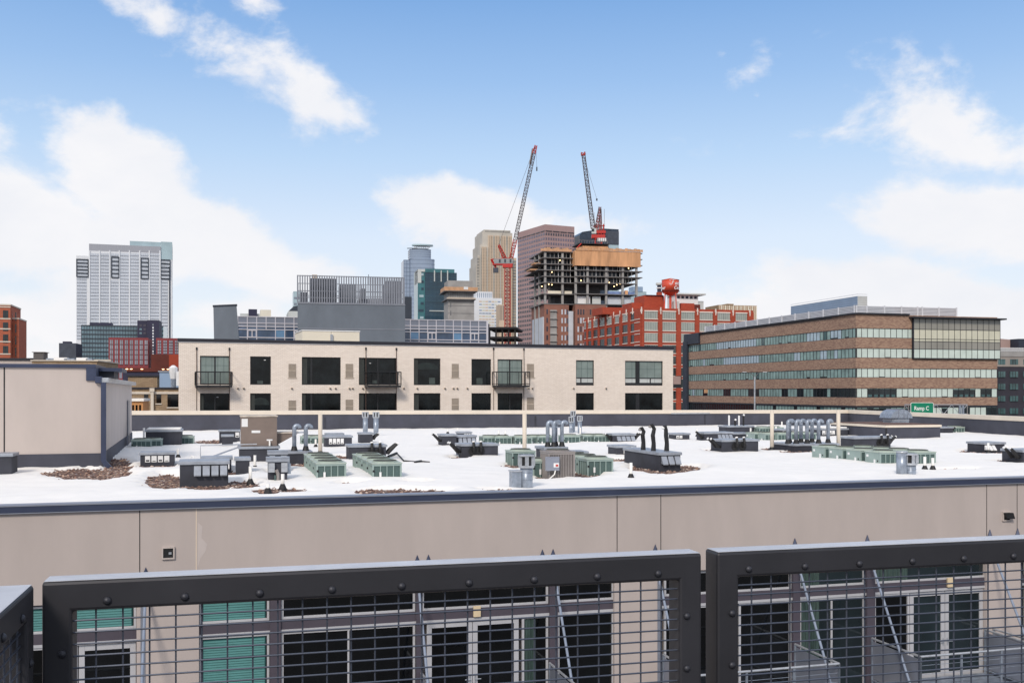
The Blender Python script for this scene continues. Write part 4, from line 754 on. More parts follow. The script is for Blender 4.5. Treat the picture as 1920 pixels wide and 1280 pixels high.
def cbalc(a, b):
    ua, ub = C.U(a, -1), C.U(b, -1); zt, z0 = C.Z(697, ua, -1), C.Z(722, ua, -1); s = MB(); s.box(ua, ub, -1.2, -.001, z0-.16, z0, M['frameblk'])
    o = C.part('balcony', s); r = MB()
    for p, q_ in (((ua, -.05), (ua, -1.17)), ((ua, -1.17), (ub, -1.17)), ((ub, -1.17), (ub, -.05))):
        for z, t in ((zt, .04), (z0+.12, .03)): r.bar((p[0], p[1], z), (q_[0], q_[1], z), t, M['frameblk'])
        r.bar((q_[0], q_[1], z0), (q_[0], q_[1], zt), .04, M['frameblk']); r.bar((p[0], p[1], z0), (p[0], p[1], zt), .04, M['frameblk'])
    n = 3
    for i in range(1, n): x = ua+(ub-ua)*i/n; r.bar((x, -1.17, z0), (x, -1.17, zt), .025, M['frameblk'])
    for i in range(1, 34): x = ua+(ub-ua)*i/34; r.bar((x, -1.17, z0+.1), (x, -1.17, zt), .008, M['frameblk'])
    r.build('balcony_rail', o)
    for x in (ua+.12, ub-.12):
        h = MB(); zt2 = C.Z(656, ua); h.bar((x, -.06, zt2), (x, -.9 if 0 else -.1, z0), .03, M['rustbr']); h.box(x-.06, x+.06, -.08, -.001, zt2, zt2+.22, M['frameblk']); h.bar((x, -.04, z0-.1), (x, -.04, z0-3.0), .025, M['rustbr']); C.part('balcony_hanger', h)
    s = MB(); s.box(ua-.1, ua+.5, -1.2, -.001, z0-3.15, z0-3.02, M['frameblk']); s.box(ub-.5, ub+.1, -1.2, -.001, z0-3.15, z0-3.02, M['frameblk']); C.part('lower_balcony_edge', s)
cbalc(367, 435); cbalc(688, 751); cbalc(930, 992)
q = MB(); u = cu1; z1, z0 = C.Z(707, cu1), C.Z(720, cu1); q.box(u+.001, u+.95, .2, 1.2, z0, z1+.1, M['pinkc']); q.box(u+.001, u+1.0, .15, 1.25, z0-.35, z0, M['frameblk']); q.box(u+.95, u+1.02, .15, 1.25, z0, z1+.15, M['frameblk']); C.part('side_balcony', q)
S_ = B('roof_plant_screen', 'cream plant screen box standing on the roof of the cream brick block', 'plant screen', 567, 96, 20)
ub = S_.U(674); q = MB(); zt = S_.Z(620); q.box(0, ub*.5-.02, 0, 5, cz-.14, zt, M['creamw']); q.box(ub*.5+.02, ub, 0, 5, cz-.14, zt, M['creamw']); q.box(ub*.5-.02, ub*.5+.02, .04, 5, cz-.14, zt, M['louvreD']); S_.part('panel', q); q = MB(); q.box(-.06, ub+.06, -.05, 5.05, zt, zt+.1, M['white']); S_.part('cap', q); q = MB(); q.box(ub*.5-.1, ub*.5+.12, -.2, -.001, cz+.6, zt-.3, M['galvL']); S_.part('vent', q)
# ================================================================== generic far blocks
def block(name, label, cat, px0, px1, ytop, Y, a, m, depth=20, z0=0, capm=None, caph=.6, group=None, root=None, v=0, pname='wall'):
    b = root or B(name, label, cat, px0, Y, a, group); u0 = b.U(px0, v) if root else 0; u1 = b.U(px1, v); z1 = b.Z(ytop, u0, v)
    q = MB(); q.box(u0, u1, v, v+depth, z0, z1, m); b.part(pname, q)
    if capm: q = MB(); q.box(u0-.15, u1+.15, v-.15, v+depth+.15, z1, z1+caph, capm); b.part('roof_edge', q)
    return b, u0, u1, z1
def grid(b, u0, u1, z0, z1, nu, nz, fu, fz, mats, v=0, cap=100, name='window', proud=.06, side=False, pick=None):
    R_ = []; rr = random.Random(int(abs(u0*13+z1*7+nu)))
    for j in range(nz):
        for i in range(nu):
            cu = u0+(u1-u0)*(i+.5)/nu; zc = z1-(z1-z0)*(j+.5)/nz; du = (u1-u0)/nu*fu/2; dz = (z1-z0)/nz*fz/2
            mm = mats[pick(i, j)] if pick else rr.choice(mats); R_.append((cu-du, cu+du, zc-dz, zc+dz, mm))
    def mk(mb, r):
        if side: mb.box(v-proud, v+.02, r[0], r[1], r[2], r[3], r[4])
        else: mb.box(r[0], r[1], v-proud, v+.02, r[2], r[3], r[4])
    parts_or_stuff(b, R_, mk, name, cap)
# ---- leaning grey slab, glass office and grey metal clad block behind the cream building
b = B('leaning_slab', 'tall leaning grey metal clad slab wall at the left end of the glass office', 'slab wall', 406, 160, 12)
q = MB(); pts = [b.ux(408.5, 660), b.ux(450, 660), b.ux(443, 573), b.ux(400, 575)]; q.ext([(pts[0][0], 0), (pts[1][0], 0)]+pts[1:], 0, .9, M['gmetal']); b.part('wall', q); q = MB(); q.ext([(pts[2][0]+.1, pts[2][1]), (pts[3][0]-.1, pts[3][1]), (pts[3][0]-.1, pts[3][1]+.25), (pts[2][0]+.1, pts[2][1]+.25)], -.1, 1.0, M['navy']); b.part('roof_edge', q)
b, u0, u1, z1 = block('glass_office_building', 'low office with blue glass curtain wall and white mullions running behind the grey clad block', 'building', 446, 913, 593, 182, 15, M['cwblue'], 25)
zs = [z1, b.Z(605, 0), b.Z(611.5, 0), b.Z(617, 0), b.Z(632, 0), b.Z(637, 0), b.Z(652, 0), b.Z(668, 0)]
q = MB(); q.box(0, u1, -.05, -.001, zs[1], zs[0], M['cwgrey']); q.box(0, u1, -.05, -.001, zs[2], zs[1]-.15, M['cwgrey']); b.part('spandrel_panel', q)
q = MB()
for z in zs: q.box(-.1, u1+.1, -.16, -.03, z-.07, z+.07, M['cwfr'])
n = int(u1/1.62); xs = [u1*i/n for i in range(n+1)]
for i, x in enumerate(xs):
    if i % 5 != 3: q.box(x-.07, x+.07, -.155, -.03, 0, z1, M['cwfr'])
    else: q.box(x-.07, x+.07, -.155, -.03, zs[3], z1, M['cwfr'])
q.box(u1-.15, u1+.2, -.2, 25, 0, z1+.1, M['cwfr']); b.part('mullions', q)
for i in range(n):
    if i % 5 in (1,):
        q = MB(); x0, x1 = xs[i]+.1, xs[i+1]-.1; xm = (x0+x1)/2; q.box(x0, x1, -.20, -.155, zs[4], zs[4]+.15, M['cwfr']); q.box(x0, x1, -.2, -.155, zs[3]-.25, zs[3]-.1, M['cwfr'])
        for x in (x0, xm, x1): q.box(x-.08, x+.08, -.205, -.156, zs[4]+.15, zs[3]-.25, M['cwfr'])
        b.part('window', q)
    if i % 5 == 4: q = MB(); q.box(xs[i]+.08, xs[i+1]-.08, -.06, -.02, zs[4]+.08, zs[3]-.08, M['cwlt']); b.part('bright_pane', q)
q = MB(); q.box(b.U(450), b.U(508), 6, 14, z1, b.Z(588, 3, 6), M['palebox']); q.box(b.U(466, 6), b.U(482, 6), 5.5, 9, z1, b.Z(580, 3, 6), M['navyt']); q.box(b.U(488, 6), b.U(508, 6), 5.6, 10, z1, b.Z(581, 5, 6), M['creamw']); b.part('roof_plant', q)
b = B('metal_clad_building', 'big grey metal clad block with open vertical slat screen on top, centre left skyline', 'building', 558, 165, 11.5)
u1 = b.U(759.5); zt = b.Z(567); zz = b.Z(515.5); q = MB(); q.box(0, u1, 0, 22, 0, zt, M['gmetal']); b.part('wall', q)
q = MB(); q.box(-.03, u1+.03, -.08, -.0, zt-.2, zt, M['gmetalD']); q.box(0, u1, -.04, 0, zt-4.3, zt-4.15, M['gmetalD']); b.part('trim_line', q)
q = MB(); n = 44; us = b.U(757)
for i in range(n+1): x = us*i/n; wd = .10 if i < n*.68 else .15; q.box(x-wd, x+wd, -.05, .12, zt, zz, M['gmetalD'])
for k in (0, .18, .42, .97): q.box(0, us, .12, .2, zt+(zz-zt)*k, zt+(zz-zt)*k+.13, M['gmetalD'])
for i in range(int(n*.70)+1): x = us*i/(n*.70)*.70; q.box(x-.05, x+.05, 12, 12.2, zt, zz-.1, M['gmetalD'])
for k in (.5, .97): q.box(0, us, 12.2, 12.3, zt+(zz-zt)*k, zt+(zz-zt)*k+.12, M['gmetalD'])
b.part('slat_screen', q)
q = MB(); q.box(b.U(724, 3), us, 3, 12, zt, zz-.3, M['plantd']); q.box(b.U(582, 2), b.U(630, 2), 2, 7, zt, zz-.25, M['plantd']); q.box(.4, b.U(578, 3), 3, 9, zt, zt+2.0, M['plantd']); q.box(b.U(636, 4), b.U(668, 4), 4, 9, zt, zt+3.6, M['gmetal']); q.box(b.U(672, 5), b.U(716, 5), 5, 9, zt, zt+1.2, M['gmetalD']); q.box(b.U(676, 4), b.U(686, 4), 4, 6, zt+1.2, zt+2.9, M['gmetal']); b.part('roof_plant', q)
q = MB(); q.box(b.U(585), b.U(595), 2, 4, zz-.25, zz+.35, M['louvre']); b.part('roof_vent', q); q = MB(); x = b.U(693); q.bar((x, 3, zz-1), (x, 3, zz+.7), .06, M['gmetalD']); q.bar((x, 3, zz+.25), (x-1.2, 3, zz+.25), .05, M['gmetalD']); b.part('antenna', q)
# far thin tower peeking left of the grey block
b, u0, u1, z1 = block('far_pale_tower', 'thin far greenish tower peeking out left of the grey clad block', 'building', 550, 566, 546, 800, 15, M['wtteal'], 15); grid(b, 0, u1, z1-60, z1-3, 2, 12, .7, .35, [M['wtline']], cap=24)
b, u0, u1, z1 = block('pale_gabled_building', 'low pale stepped roof building between the roof plant and grey clad block', 'building', 541, 572, 583, 300, 15, M['palebox'], 15)
q = MB(); q.ext([(0, z1), (u1, z1), (u1, z1+2.2), (u1*.3, z1+1.4)], 0, 8, M['bdark']); b.part('roof', q)
# ---- white tower at left and what stands before it
b = B('white_glass_tower', 'wide silver white glass tower with louvred crown rising alone at left', 'building', 143, 900, 18)
U, Zf = b.U, b.Z; uL, uA, uB, uC = 0, U(167), U(301.5), U(323)
q = MB(); q.box(uL, uA, 0, 30, 0, Zf(479), M['wtower']); q.box(uA, uB, -.6, 30, 0, Zf(470, uA), M['wtower']); q.box(uB, uC, .3, 30, 0, Zf(458, uB), M['wtower']); b.part('wall', q)
q = MB(); q.box(uA, uB, -.6, 28, Zf(470, uA), Zf(457, uA), M['wtgrey']); b.part('louvred_crown', q)
q = MB(); q.box(U(243), uC, 4, 30, Zf(457, uA), Zf(450.5, U(243)), M['wtteal']); q.box(uB+.2, uC, .1, 30, Zf(486, uB), Zf(453, uB), M['wtteal']); b.part('glass_crown', q)
q = MB()
for px in (168, 187, 206, 224, 243, 262, 280, 300): u = U(px); q.box(u-.55, u+.55, -1.2, -.6, 0, Zf(470, u), M['wtower'])
b.part('piers', q)
cells = []; rr = random.Random(5)
edges = [168, 187, 206, 224, 243, 262, 280, 300]
ys = [474+ (636-474)*k/26 for k in range(26)]
for i in range(7):
    for y in ys:
        px = edges[i]+1.5; u = U(px); u2 = U(edges[i+1]-1.5)
        if (i == 2 and 481 < y < 518) or (i == 5 and 483 < y < 520): continue
        cells.append((u, u2, Zf(y+5.4, u), Zf(y+1.0, u)))
for y in ys[2:]:
    cells.append((.5, uA-2, Zf(y+5.4, 0), Zf(y+1.0, 0))); cells.append((uB+1, uC-4, Zf(y+5.4, uB), Zf(y+1, uB)))
def mk(mb, r):
    v = -.75 if r[0] >= uA-1 and r[0] < uB else (-.15 if r[0] < uA else .1); wd = (r[1]-r[0]); mb.box(r[0], r[1], v, v+.2, r[2], r[3], M['wtglass']); mb.box(r[0], r[1], v-.1, v+.2, r[2]-.45, r[2]-.05, M['wtline'])
    for k in (1, 2, 3): mb.box(r[0]+wd*k/4-.1, r[0]+wd*k/4+.1, v-.12, v, r[2], r[3], M['wtower'])
parts_or_stuff(b, cells, mk)
for a, c_, y0, y1, v in ((208.5, 223.5, 482, 520, -.6), (264, 279, 484, 522, -.6), (143, 166, 486, 518, 0), (300.5, 319.5, 487, 522, .3)):
    q = MB(); ua, ub = U(a), U(c_); q.box(ua, ub, v-.3, v-.25 if 0 else v, Zf(y1, ua), Zf(y0, ua), M['wtglass'])
    for k in range(6): z = Zf(y0+(y1-y0)*k/5, ua); q.box(ua, ub, v-1.3, v-.3, z-.32, z+.32, M['bdark'])
    for u in (ua, ub-.6): q.box(u, u+.6, v-1.2, v-.3, Zf(y1, ua), Zf(y0, ua), M['bdark'])
    b.part('balcony_stack', q)
q = MB(); u = U(318); q.box(u-.5, u+.5, -.6, .3, 0, Zf(500, u), M['bdark']); b.part('corner_fin', q)
b, u0, u1, z1 = block('blue_glass_building', 'mid rise blue green glass block with dark floor bands in front of the white tower', 'building', 152.5, 306, 609, 560, 14, M['bglass'], 25)
q = MB(); nb = 14
for k in range(nb): z = z1-k*3.55*.62*1.1; q.box(-.1, u1+.1, -.35, 0, z-.5, z, M['bdark'])
for k in range(30): x = u1*k/30; q.box(x-.08, x+.08, -.2, 0, z1-30, z1, M['bdark'])
b.part('floor_bands', q); q = MB(); q.box(b.U(167), b.U(208.5), 2, 8, z1, b.Z(604.5, 2, 2), M['navyt']); b.part('roof_plant', q)
b, u0, u1, z1 = block('navy_tower', 'dark navy stepped tower between the two crimson framed blocks', 'building', 257.5, 297, 600.5, 540, 14, M['navyt'], 18)
q = MB(); q.box(b.U(276.5), b.U(299), -1.5, 14, 0, b.Z(600.2, 3), M['navyt']); b.part('wall', q)
grid(b, b.U(260), b.U(275), b.Z(628), b.Z(606), 2, 3, .6, .5, [M['bglass'], M['granwin']]); grid(b, b.U(285), b.U(290), b.Z(672), b.Z(606), 1, 12, .5, .6, [M['redwin'], M['wtower']], v=-1.5)
for nm, a, c_, yt, n_, lb, ym in (('crimson', 203.5, 278, 632.5, 8, 'crimson framed apartment block with tall strips of windows left of the navy tower', 684), ('crimson', 292.5, 336, 633.5, 4, 'small crimson framed block right of the navy tower', 664)):
    b, u0, u1, z1 = block('crimson_framed_building', lb, 'building', a, c_, yt, 500, 14, M['redfr'], 20)
    zb_ = b.Z(ym); n = n_
    for i in range(n):
        x0 = u1*(i+.28)/n; x1 = u1*(i+.86)/n; q = MB(); q.box(x0, x1, -.1, .02, zb_, z1-1.2, M['redwin'])
        for k in range(5): z = zb_+(z1-1.2-zb_)*k/5; q.box(x0, x1, -.16, -.1, z, z+.45, M['granwin'])
        q.box((x0+x1)/2-.1, (x0+x1)/2+.1, -.18, -.1, zb_, z1-1.2, M['redfr']); b.part('window_strip', q)
b, u0, u1, z1 = block('rusted_steel_building', 'dark rust brown steel walled building with brighter orange end, below the crimson blocks', 'building', 283, 336, 664, 400, 12, M['rust'], 20)
q = MB(); q.box(b.U(317), u1+1, -.4, 0, 0, z1, M['rustL']); b.part('orange_end_wall', q); q = MB(); q.box(b.U(219), u1, -3, 8, b.Z(697, 0), b.Z(690, 0), M['rust']); q.box(b.U(232), u1, -2.5, 8, 0, b.Z(697), M['navyt']); b.part('canopy', q)
for px in (236, 244, 264, 304, 313): q = MB(); u = b.U(px, -3.1); q.box(u, u+.8, -3.3, -3.01, b.Z(692.5), b.Z(691.7), M['bulb']); b.part('canopy_light', q)
b, u0, u1, z1 = block('orange_brick_building', 'orange brick apartment block cut off at the left edge with stepped top', 'building', -60, 19.5, 571, 300, 16, M['redbrick'], 16, capm=M['cope'], caph=.4)
q = MB(); q.box(u1, b.U(32.3), 2.5, 15, 0, b.Z(597, u1), M['redbrick']); b.part('wall', q); q = MB(); q.box(u1-.1, b.U(32.8), 2.4, 15, b.Z(597, u1), b.Z(594.5, u1), M['cope']); b.part('roof_edge', q)
q = MB()
for y in (576, 598, 617, 641, 664): q.box(-.1, u1+.05, -.12, 0, b.Z(y, u1)-.1, b.Z(y, u1)+.25, M['cope'])
b.part('stone_course', q)
for y in (582, 604.5, 627, 648.5):
    for px in (-34, -14, 5.5): ua, ub = b.U(px), b.U(px+10); z = b.Z(y, u1); q = MB(); q.box(ua, ub, -.06, .02, z-2.6, z, M['gdark']); q.box((ua+ub)/2-.06, (ua+ub)/2+.06, -.09, -.06, z-2.6, z, M['frameblk']); b.part('window', q)
    for px in (21, 28.5): ua, ub = b.U(px, 2.5), b.U(px+2.2, 2.5); z = b.Z(y+2, u1); q = MB(); q.box(ua, ub, 2.44, 2.52, z-2.6, z, M['gdark']); b.part('window', q)
# ---- low roofs between the penthouse and the cream block
block('low_dark_roof_building', 'low building with dark overhanging roof at far left above the penthouse', 'building', -40, 61, 675, 130, 10, M['stucco2'], 10, capm=M['creamcap'], caph=.3)
block('roof_chimney', 'square grey brown brick chimney block on the low roofs at left', 'chimney', 62.5, 81.5, 660.5, 130, 10, M['greyacD'], 2, capm=M['greyac'], caph=.08)
block('navy_flat_building', 'navy grey building left of the white tower base', 'building', 110.5, 142.5, 643, 500, 12, M['plantd'], 15)[0].part('roof_plant', MB().box(1.5, 5, 1, 6, 20, Zp(639.5, 500), M['navyt']))
b, u0, u1, z1 = block('snowy_flat_roof_building', 'low tan building with pale roof hatches above the penthouse roof line', 'building', 60, 182, 676.5, 120, 10, M['tanbr'], 12, capm=M['cope'], caph=.12)
for k, (px, w_) in enumerate(((86, .9), (100, 1.6), (120, 1.2), (143, 1.3), (161, .7))): q = MB(); u = b.U(px, 4); q.box(u, u+w_, 4, 5, z1+.12, z1+.45+.1*(k % 2), M['white' if k % 2 else 'galv']); b.part('roof_hatch', q)
block('ochre_building', 'ochre walled low building beside the penthouse roof', 'building', 180, 205.5, 677, 140, 25, M['ochre'], 8, capm=M['cope'], caph=.25)
b, u0, u1, z1 = block('tan_brick_building', 'low tan brick building with dark windows and pale pier left of the cream block', 'building', 244, 345, 729, 110, 14, M['tanbr'], 14, capm=M['creamcap'], caph=.18)
q = MB(); q.box(0, u1, -.1, 0, z1-.55, z1-.3, M['cope']); q.box(b.U(283), b.U(288.5), -.35, 0, z1-5, z1-.3, M['cope']); q.box(b.U(281), b.U(290), -.4, .0, z1-.3, z1+.1, M['cope']); b.part('stone_trim', q)
for a, c_, y1 in ((270, 278, 756), (293, 302, 756), (314, 334, 763)): q = MB(); ua, ub = b.U(a), b.U(c_); zt, zb2 = b.Z(737, ua), b.Z(y1, ua); q.box(ua, ub, -.05, .01, zb2, zt, M['gblack']); q.box(ua-.08, ub+.08, -.12, 0, zb2-.12, zb2, M['cope']); b.part('window', q)
b, u0, u1, z1 = block('weathered_brick_building', 'mottled tan brick wall with dark coping above the low tan brick building', 'building', 240, 295, 706, 125, 12, M['tanbr'], 5, capm=M['creamcap'], caph=.2)
block('blue_grey_plant_box', 'blue grey metal plant box with pale cap beside the cream block', 'plant box', 299, 345, 697, 122, 12, M['bluebox'], 5, capm=M['galvL'], caph=.12)
b, u0, u1, z1 = block('small_orange_building', 'tiny orange building with windows low between penthouse and tan brick building', 'building', 240, 268, 752, 96, 12, M['ochre'], 4); grid(b, .3, u1-.1, z1-1.2, z1-.2, 3, 1, .5, .7, [M['gblack']])
q = MB(); q.box(-.1, u1+.1, -.2, 4, z1, z1+.25, M['snow']); b.part('snowy_roof', q)
for px, py, lb in ((325, 691, 'white snow covered roof turbine vent left of the cream block'),):
    Yv = 118; x = X(px, Yv); r = thing('roof_turbine', lb, 'roof vent', (x, Yv, 0)); z = Zp(py, Yv); q = MB(); q.tube([(0, 0, z-1.2), (0, 0, z-.5), (0, 0, z+.1), (0, 0, z+.4)], [.35, .45, .5, .15], M['white'], 10); q.build('cap', r); q = MB(); q.tube([(0, 0, z-3), (0, 0, z-1.1)], .3, M['galv'], 8); q.box(.5, 1.6, -.5, .5, z-2, z-.35, M['white']); q.build('base', r)
# ---- downtown towers
b = B('blue_grey_round_tower', 'blue grey glass tower with curved upper drum and flat halo canopy', 'building', 757, 1000, 12)
U, Zf = b.U, b.Z; w1 = U(812); wm = U(765); cxr = U(788); rad = (U(805)-U(765))/2
def halfdrum(mb, cx, r, z0, z1, m, n=18, dep=1.0): mb.prism([(cx-r*math.cos(math.pi*k/n), -r*.35*math.sin(math.pi*k/n)) for k in range(n+1)]+[(cx+r, 14), (cx-r, 14)], z0, z1, m)
q = MB(); q.box(0, w1, 0, 25, 0, Zf(487), M['capella']); halfdrum(q, cxr+2, rad*1.15, 0, Zf(485), M['capella']); halfdrum(q, cxr, rad, Zf(485), Zf(467), M['capella']); b.part('wall', q)
q = MB()
for k in range(42):
    z = Zf(487)-k*3.9
    q.box(-.1, w1+.1, -.2, 0, z-.25, z, M['capellaD']); halfdrum(q, cxr+2, rad*1.15+.25, z-.3, z, M['capellaD'])
for k in range(5): z = Zf(468)-k*2.2; halfdrum(q, cxr, rad+.2, z-.3, z, M['capellaD'])
for k in range(10): x = w1*k/10; q.box(x-.15, x+.15, -.25, 0, 0, Zf(487), M['capellaD'])
b.part('floor_lines', q)
q = MB(); q.prism([(cxr+2+rad*1.0*math.cos(t*.314), -2+rad*.5*math.sin(t*.314)) for t in range(20)], Zf(461), Zf(458.5), M['wtteal']); q.box(cxr-rad*.75, cxr+rad*.75, 0, 8, Zf(467), Zf(465), M['bdark'])
for k in range(9): x = cxr-rad*.6+rad*1.35*k/8; q.bar((x, -3, Zf(466)), (x+1, -4, Zf(459)), .35, M['white'])
q.bar((cxr-rad*1.25, -2, Zf(466)), (cxr-rad*.3, -2, Zf(465)), .4, M['bdark']); b.part('halo_canopy', q)
block('far_slate_office', 'dark slate office edge peeking between the grey clad block and the teal tower', 'building', 759, 772, 556, 620, 12, M['bdark'], 12)
b = B('teal_glass_tower', 'dark teal glass tower with turquoise side and pale upper mullions', 'building', 783.5, 700, 12)
U, Zf = b.U, b.Z; uA, uB = U(797), U(856.5); zt = Zf(506)
q = MB(); q.box(uA, uB, 0, 26, 0, zt-1.5, M['tealt']); q.box(0, uA, .6, 24, 0, Zf(505), M['tealL']); b.part('wall', q)
q = MB(); q.box(0, U(790), .2, 20, Zf(530), Zf(504.5), M['palebox']); q.box(0, uA, .1, 20, Zf(509), Zf(504.5), M['palebox']); q.box(uA, U(852), -.3, 24, zt-1.5, zt+1, M['tealL']); b.part('crown', q)
q = MB(); n = 24
for k in range(n): x = uA+(uB-uA)*k/n; q.box(x-.08, x+.08, -.1, 0, 0, zt-1.5, M['tealm'])
for k in range(30): z = zt-1.5-k*3.3; q.box(uA, uB, -.1, 0, z-.12, z+.12, M['tealm'])
for px in (814.5, 827, 839): u = U(px); q.box(u-.35, u+.35, -.7, 0, Zf(527), zt, M['palebox'])
for k in range(16): z = Zf(512)-k*5; q.box(.5+((k*7) % 5)*.5, uA-1, .3, .6, z-1.6, z, M['tealt'] if k % 3 else M['wtteal'])
q.box(U(805), uB, -.5, 0, Zf(583), Zf(581.5), M['palebox']); q.box(U(802), uB, -.5, 0, Zf(565.6), Zf(565), M['tealm']); b.part('mullions', q)
b = B('concrete_core', 'raw concrete lift core with orange edged working platforms', 'construction core', 840, 420, 12)
U, Zf = b.U, b.Z; uB = U(889); q = MB(); q.box(0, uB, 0, 12, 0, Zf(561), M['concrete']); q.box(-.0, uB-.2, -.01+.02, 11.9, Zf(561), Zf(545), M['concrete']); q.box(U(840), U(886.5), .2, 11, Zf(545), Zf(525.5), M['concrete']); b.part('wall', q)
q = MB(); q.box(U(832), U(894), -2, 14, Zf(547), Zf(545.5), M['concD']); q.box(U(836), U(891), -1.4, 13, Zf(562), Zf(560.5), M['concD']); b.part('platform', q)
q = MB(); q.box(U(832.5), U(894), -2.1, -2, Zf(545.5), Zf(538.5), M['plyL']); q.box(U(832.5)-.1, U(832.5), -2, 10, Zf(545.5), Zf(538.5), M['plyL']); q.box(U(868), U(876), -2.2, -2.1, Zf(543), Zf(538), M['white']); q.box(U(836.5), U(891), -1.5, -1.4, Zf(560.5), Zf(558), M['louvre']); b.part('edge_boarding', q)
q = MB()
for y in (573, 587, 600): q.box(-.05, uB+.05, -.06, 0, Zf(y)-.08, Zf(y)+.08, M['concD'])
for px, y0 in ((844, 567), (844, 582)): q.box(U(px), U(px+2), -.08, 0, Zf(y0+9), Zf(y0), M['concD'])
for k in range(14): x = U(841)+(U(888)-U(841))*k/14; q.box(x-.06, x+.06, -.06, 0, Zf(558), Zf(548), M['concD'])
b.part('formwork_marks', q)
b, u0, u1, z1 = block('white_banded_building', 'white stepped office with pale blue window bands behind the concrete core', 'building', 889, 941, 558, 760, 14, M['wtower'], 18)
q = MB(); q.box(U(893) if 0 else b.U(893), b.U(924), 1, 12, z1, b.Z(546, 0), M['wtower']); b.part('upper_wall', q)
grid(b, b.U(898), u1-1, b.Z(612), b.Z(562), 7, 9, .86, .42, [M['capella'], M['wells'], M['gcream']]); grid(b, b.U(894), b.U(923), z1, b.Z(548), 8, 1, .45, .9, [M['capella']], v=1)
b, u0, u1, z1 = block('tan_low_office', 'small tan striped building under the first crane', 'building', 936, 946, 571, 740, 14, M['wells'], 10); grid(b, 0, u1, z1-12, z1, 3, 1, .4, .9, [M['granwin']])
# tan stepped limestone tower
b = B('limestone_stepped_tower', 'tan limestone skyscraper with stepped shoulders and pale rounded crown', 'building', 895, 1050, 14)
U, Zf = b.U, b.Z; yb = 640
tiers = [(894.5, 970, 479, 6, 'wells'), (897, 966, 478, 4, 'wells'), (901.5, 963, 457, 2, 'wells'), (905, 961, 438, 1, 'wellsc'), (908.5, 959, 429.5, 2.5, 'wellsc')]
spec = [(894.5, 897, 495, 5, 'wellsc'), (897, 901, 478, 4, 'wellsc'), (901, 905, 458, 3, 'wellsc'), (963, 970.5, 480, 5, 'wells'), (905, 961.5, 434, 2, 'wellsc'), (908.5, 958.5, 429, 3.2, 'wellsc')]
q = MB()
for a, c_, y, v, m in spec: q.box(U(a), U(c_), v, 40, 0, Zf(y), M[m])
b.part('wall', q)
q = MB()
for k in range(16):
    for (a, c_, y0, y1, v, n) in ((910, 958, 430.5, 435, 3.1, 22),):
        if k < 1:
            for i in range(n): x = U(a)+(U(c_)-U(a))*(i+.5)/n; q.box(x-.35, x+.35, v-.4, v, Zf(y1), Zf(y0), M['wellsg'])
b.part('crown_fins', q)
q = MB(); n = 19
for k in range(n+1):
    px = 902+ (960-902)*k/n; u = U(px); v = 2-.7; top = 440 if 917 < px < 962 else 462; top = 455 if px > 961 else top
    m = M['wells'] if k % 4 else M['wellsc']; q.box(u-.55, u+.55, v-.6, v+.7, 0, Zf(top), m)
b.part('stone_piers', q)
R_ = []
for k in range(n):
    u0_, u1_ = U(902+58*k/n)+.6, U(902+58*(k+1)/n)-.6; top = 441 if k > 4 else 464; y = top
    while y < 610:
        R_.append((u0_, u1_, Zf(y+4.6), Zf(y+.8), M['wellsw'] if k in (4, 5, 11) and y > 480 else M['wellsg'])); y += 5.6
parts_or_stuff(b, sorted(R_, key=lambda r: -r[2]), lambda mb, r: mb.box(r[0], r[1], 1.5, 2.02, *r[2:]))
for a, c_, y in ((896, 900, 482), (963.5, 969, 484)):
    R2 = []
    yy = y
    while yy < 610: R2.append((U(a), U(c_), Zf(yy+4), Zf(yy+.8), M['wellsg'])); yy += 5.6
    rr_ = MB()
    for r in R2: rr_.box(r[0], r[1], 3.7 if a < 900 else 4.8, 4.2, r[2], r[3], r[4])
    b.part('shoulder_window_strip', rr_)
# pink granite tower, corner toward the viewer
b = B('pink_granite_tower', 'pinkish granite office tower with small dark windows, corner toward the viewer', 'building', 1022, 800, 27)
U, Zf, V = b.U, b.Z, b.V; u1 = U(1077); v1 = V(970.5); zt = Zf(420.5)
q = MB(); q.box(0, u1, 0, v1, 0, zt, M['granite']); b.part('wall', q)
q = MB()
for k in range(4): q.box(u1*(k+.06)/4, u1*(k+.94)/4, -.3, 0, zt-5.6, zt-4.8, M['granwinD'])
for k in range(6): q.box(-.3, 0, v1*(k+.08)/6, v1*(k+.92)/6, zt-5.6, zt-4.8, M['granwinD'])
b.part('louvre_slots', q)
R_ = [(v1*(i+.14)/12, v1*(i+.86)/12, zt-8.4-k*3.72, zt-6.6-k*3.72, i, k) for k in range(25) for i in range(12)]
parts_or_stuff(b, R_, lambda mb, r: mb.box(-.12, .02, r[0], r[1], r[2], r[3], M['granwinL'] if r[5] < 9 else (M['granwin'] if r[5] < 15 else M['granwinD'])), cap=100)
R_ = [(u1*(i+.2)/12, u1*(i+.8)/12, zt-8.6-k*3.72, zt-6.6-k*3.72, k) for k in range(25) for i in range(12)]
rs = MB()
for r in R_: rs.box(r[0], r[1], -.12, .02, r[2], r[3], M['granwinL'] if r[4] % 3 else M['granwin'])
tag(b.part('windows', rs), kind='stuff')
b = B('dark_slate_tower', 'dark blue slate glass tower with slanted shoulder behind the construction crane', 'building', 1087, 950, 14)
U, Zf = b.U, b.Z; q = MB(); q.ext([(0, 0), (U(1160), 0), (U(1160), Zf(430, U(1160))), (U(1132), Zf(429, 30)), (U(1092), Zf(434.5)), (0, Zf(440))], 0, 30, M['netting']); b.part('wall', q)
q = MB(); q.box(U(1136), U(1160)+.1, -.4, 0, Zf(456), Zf(431), M['plantd']); q.box(U(1141), U(1160), -.6, -.0, 0, Zf(457), M['wtteal']); b.part('crown', q)
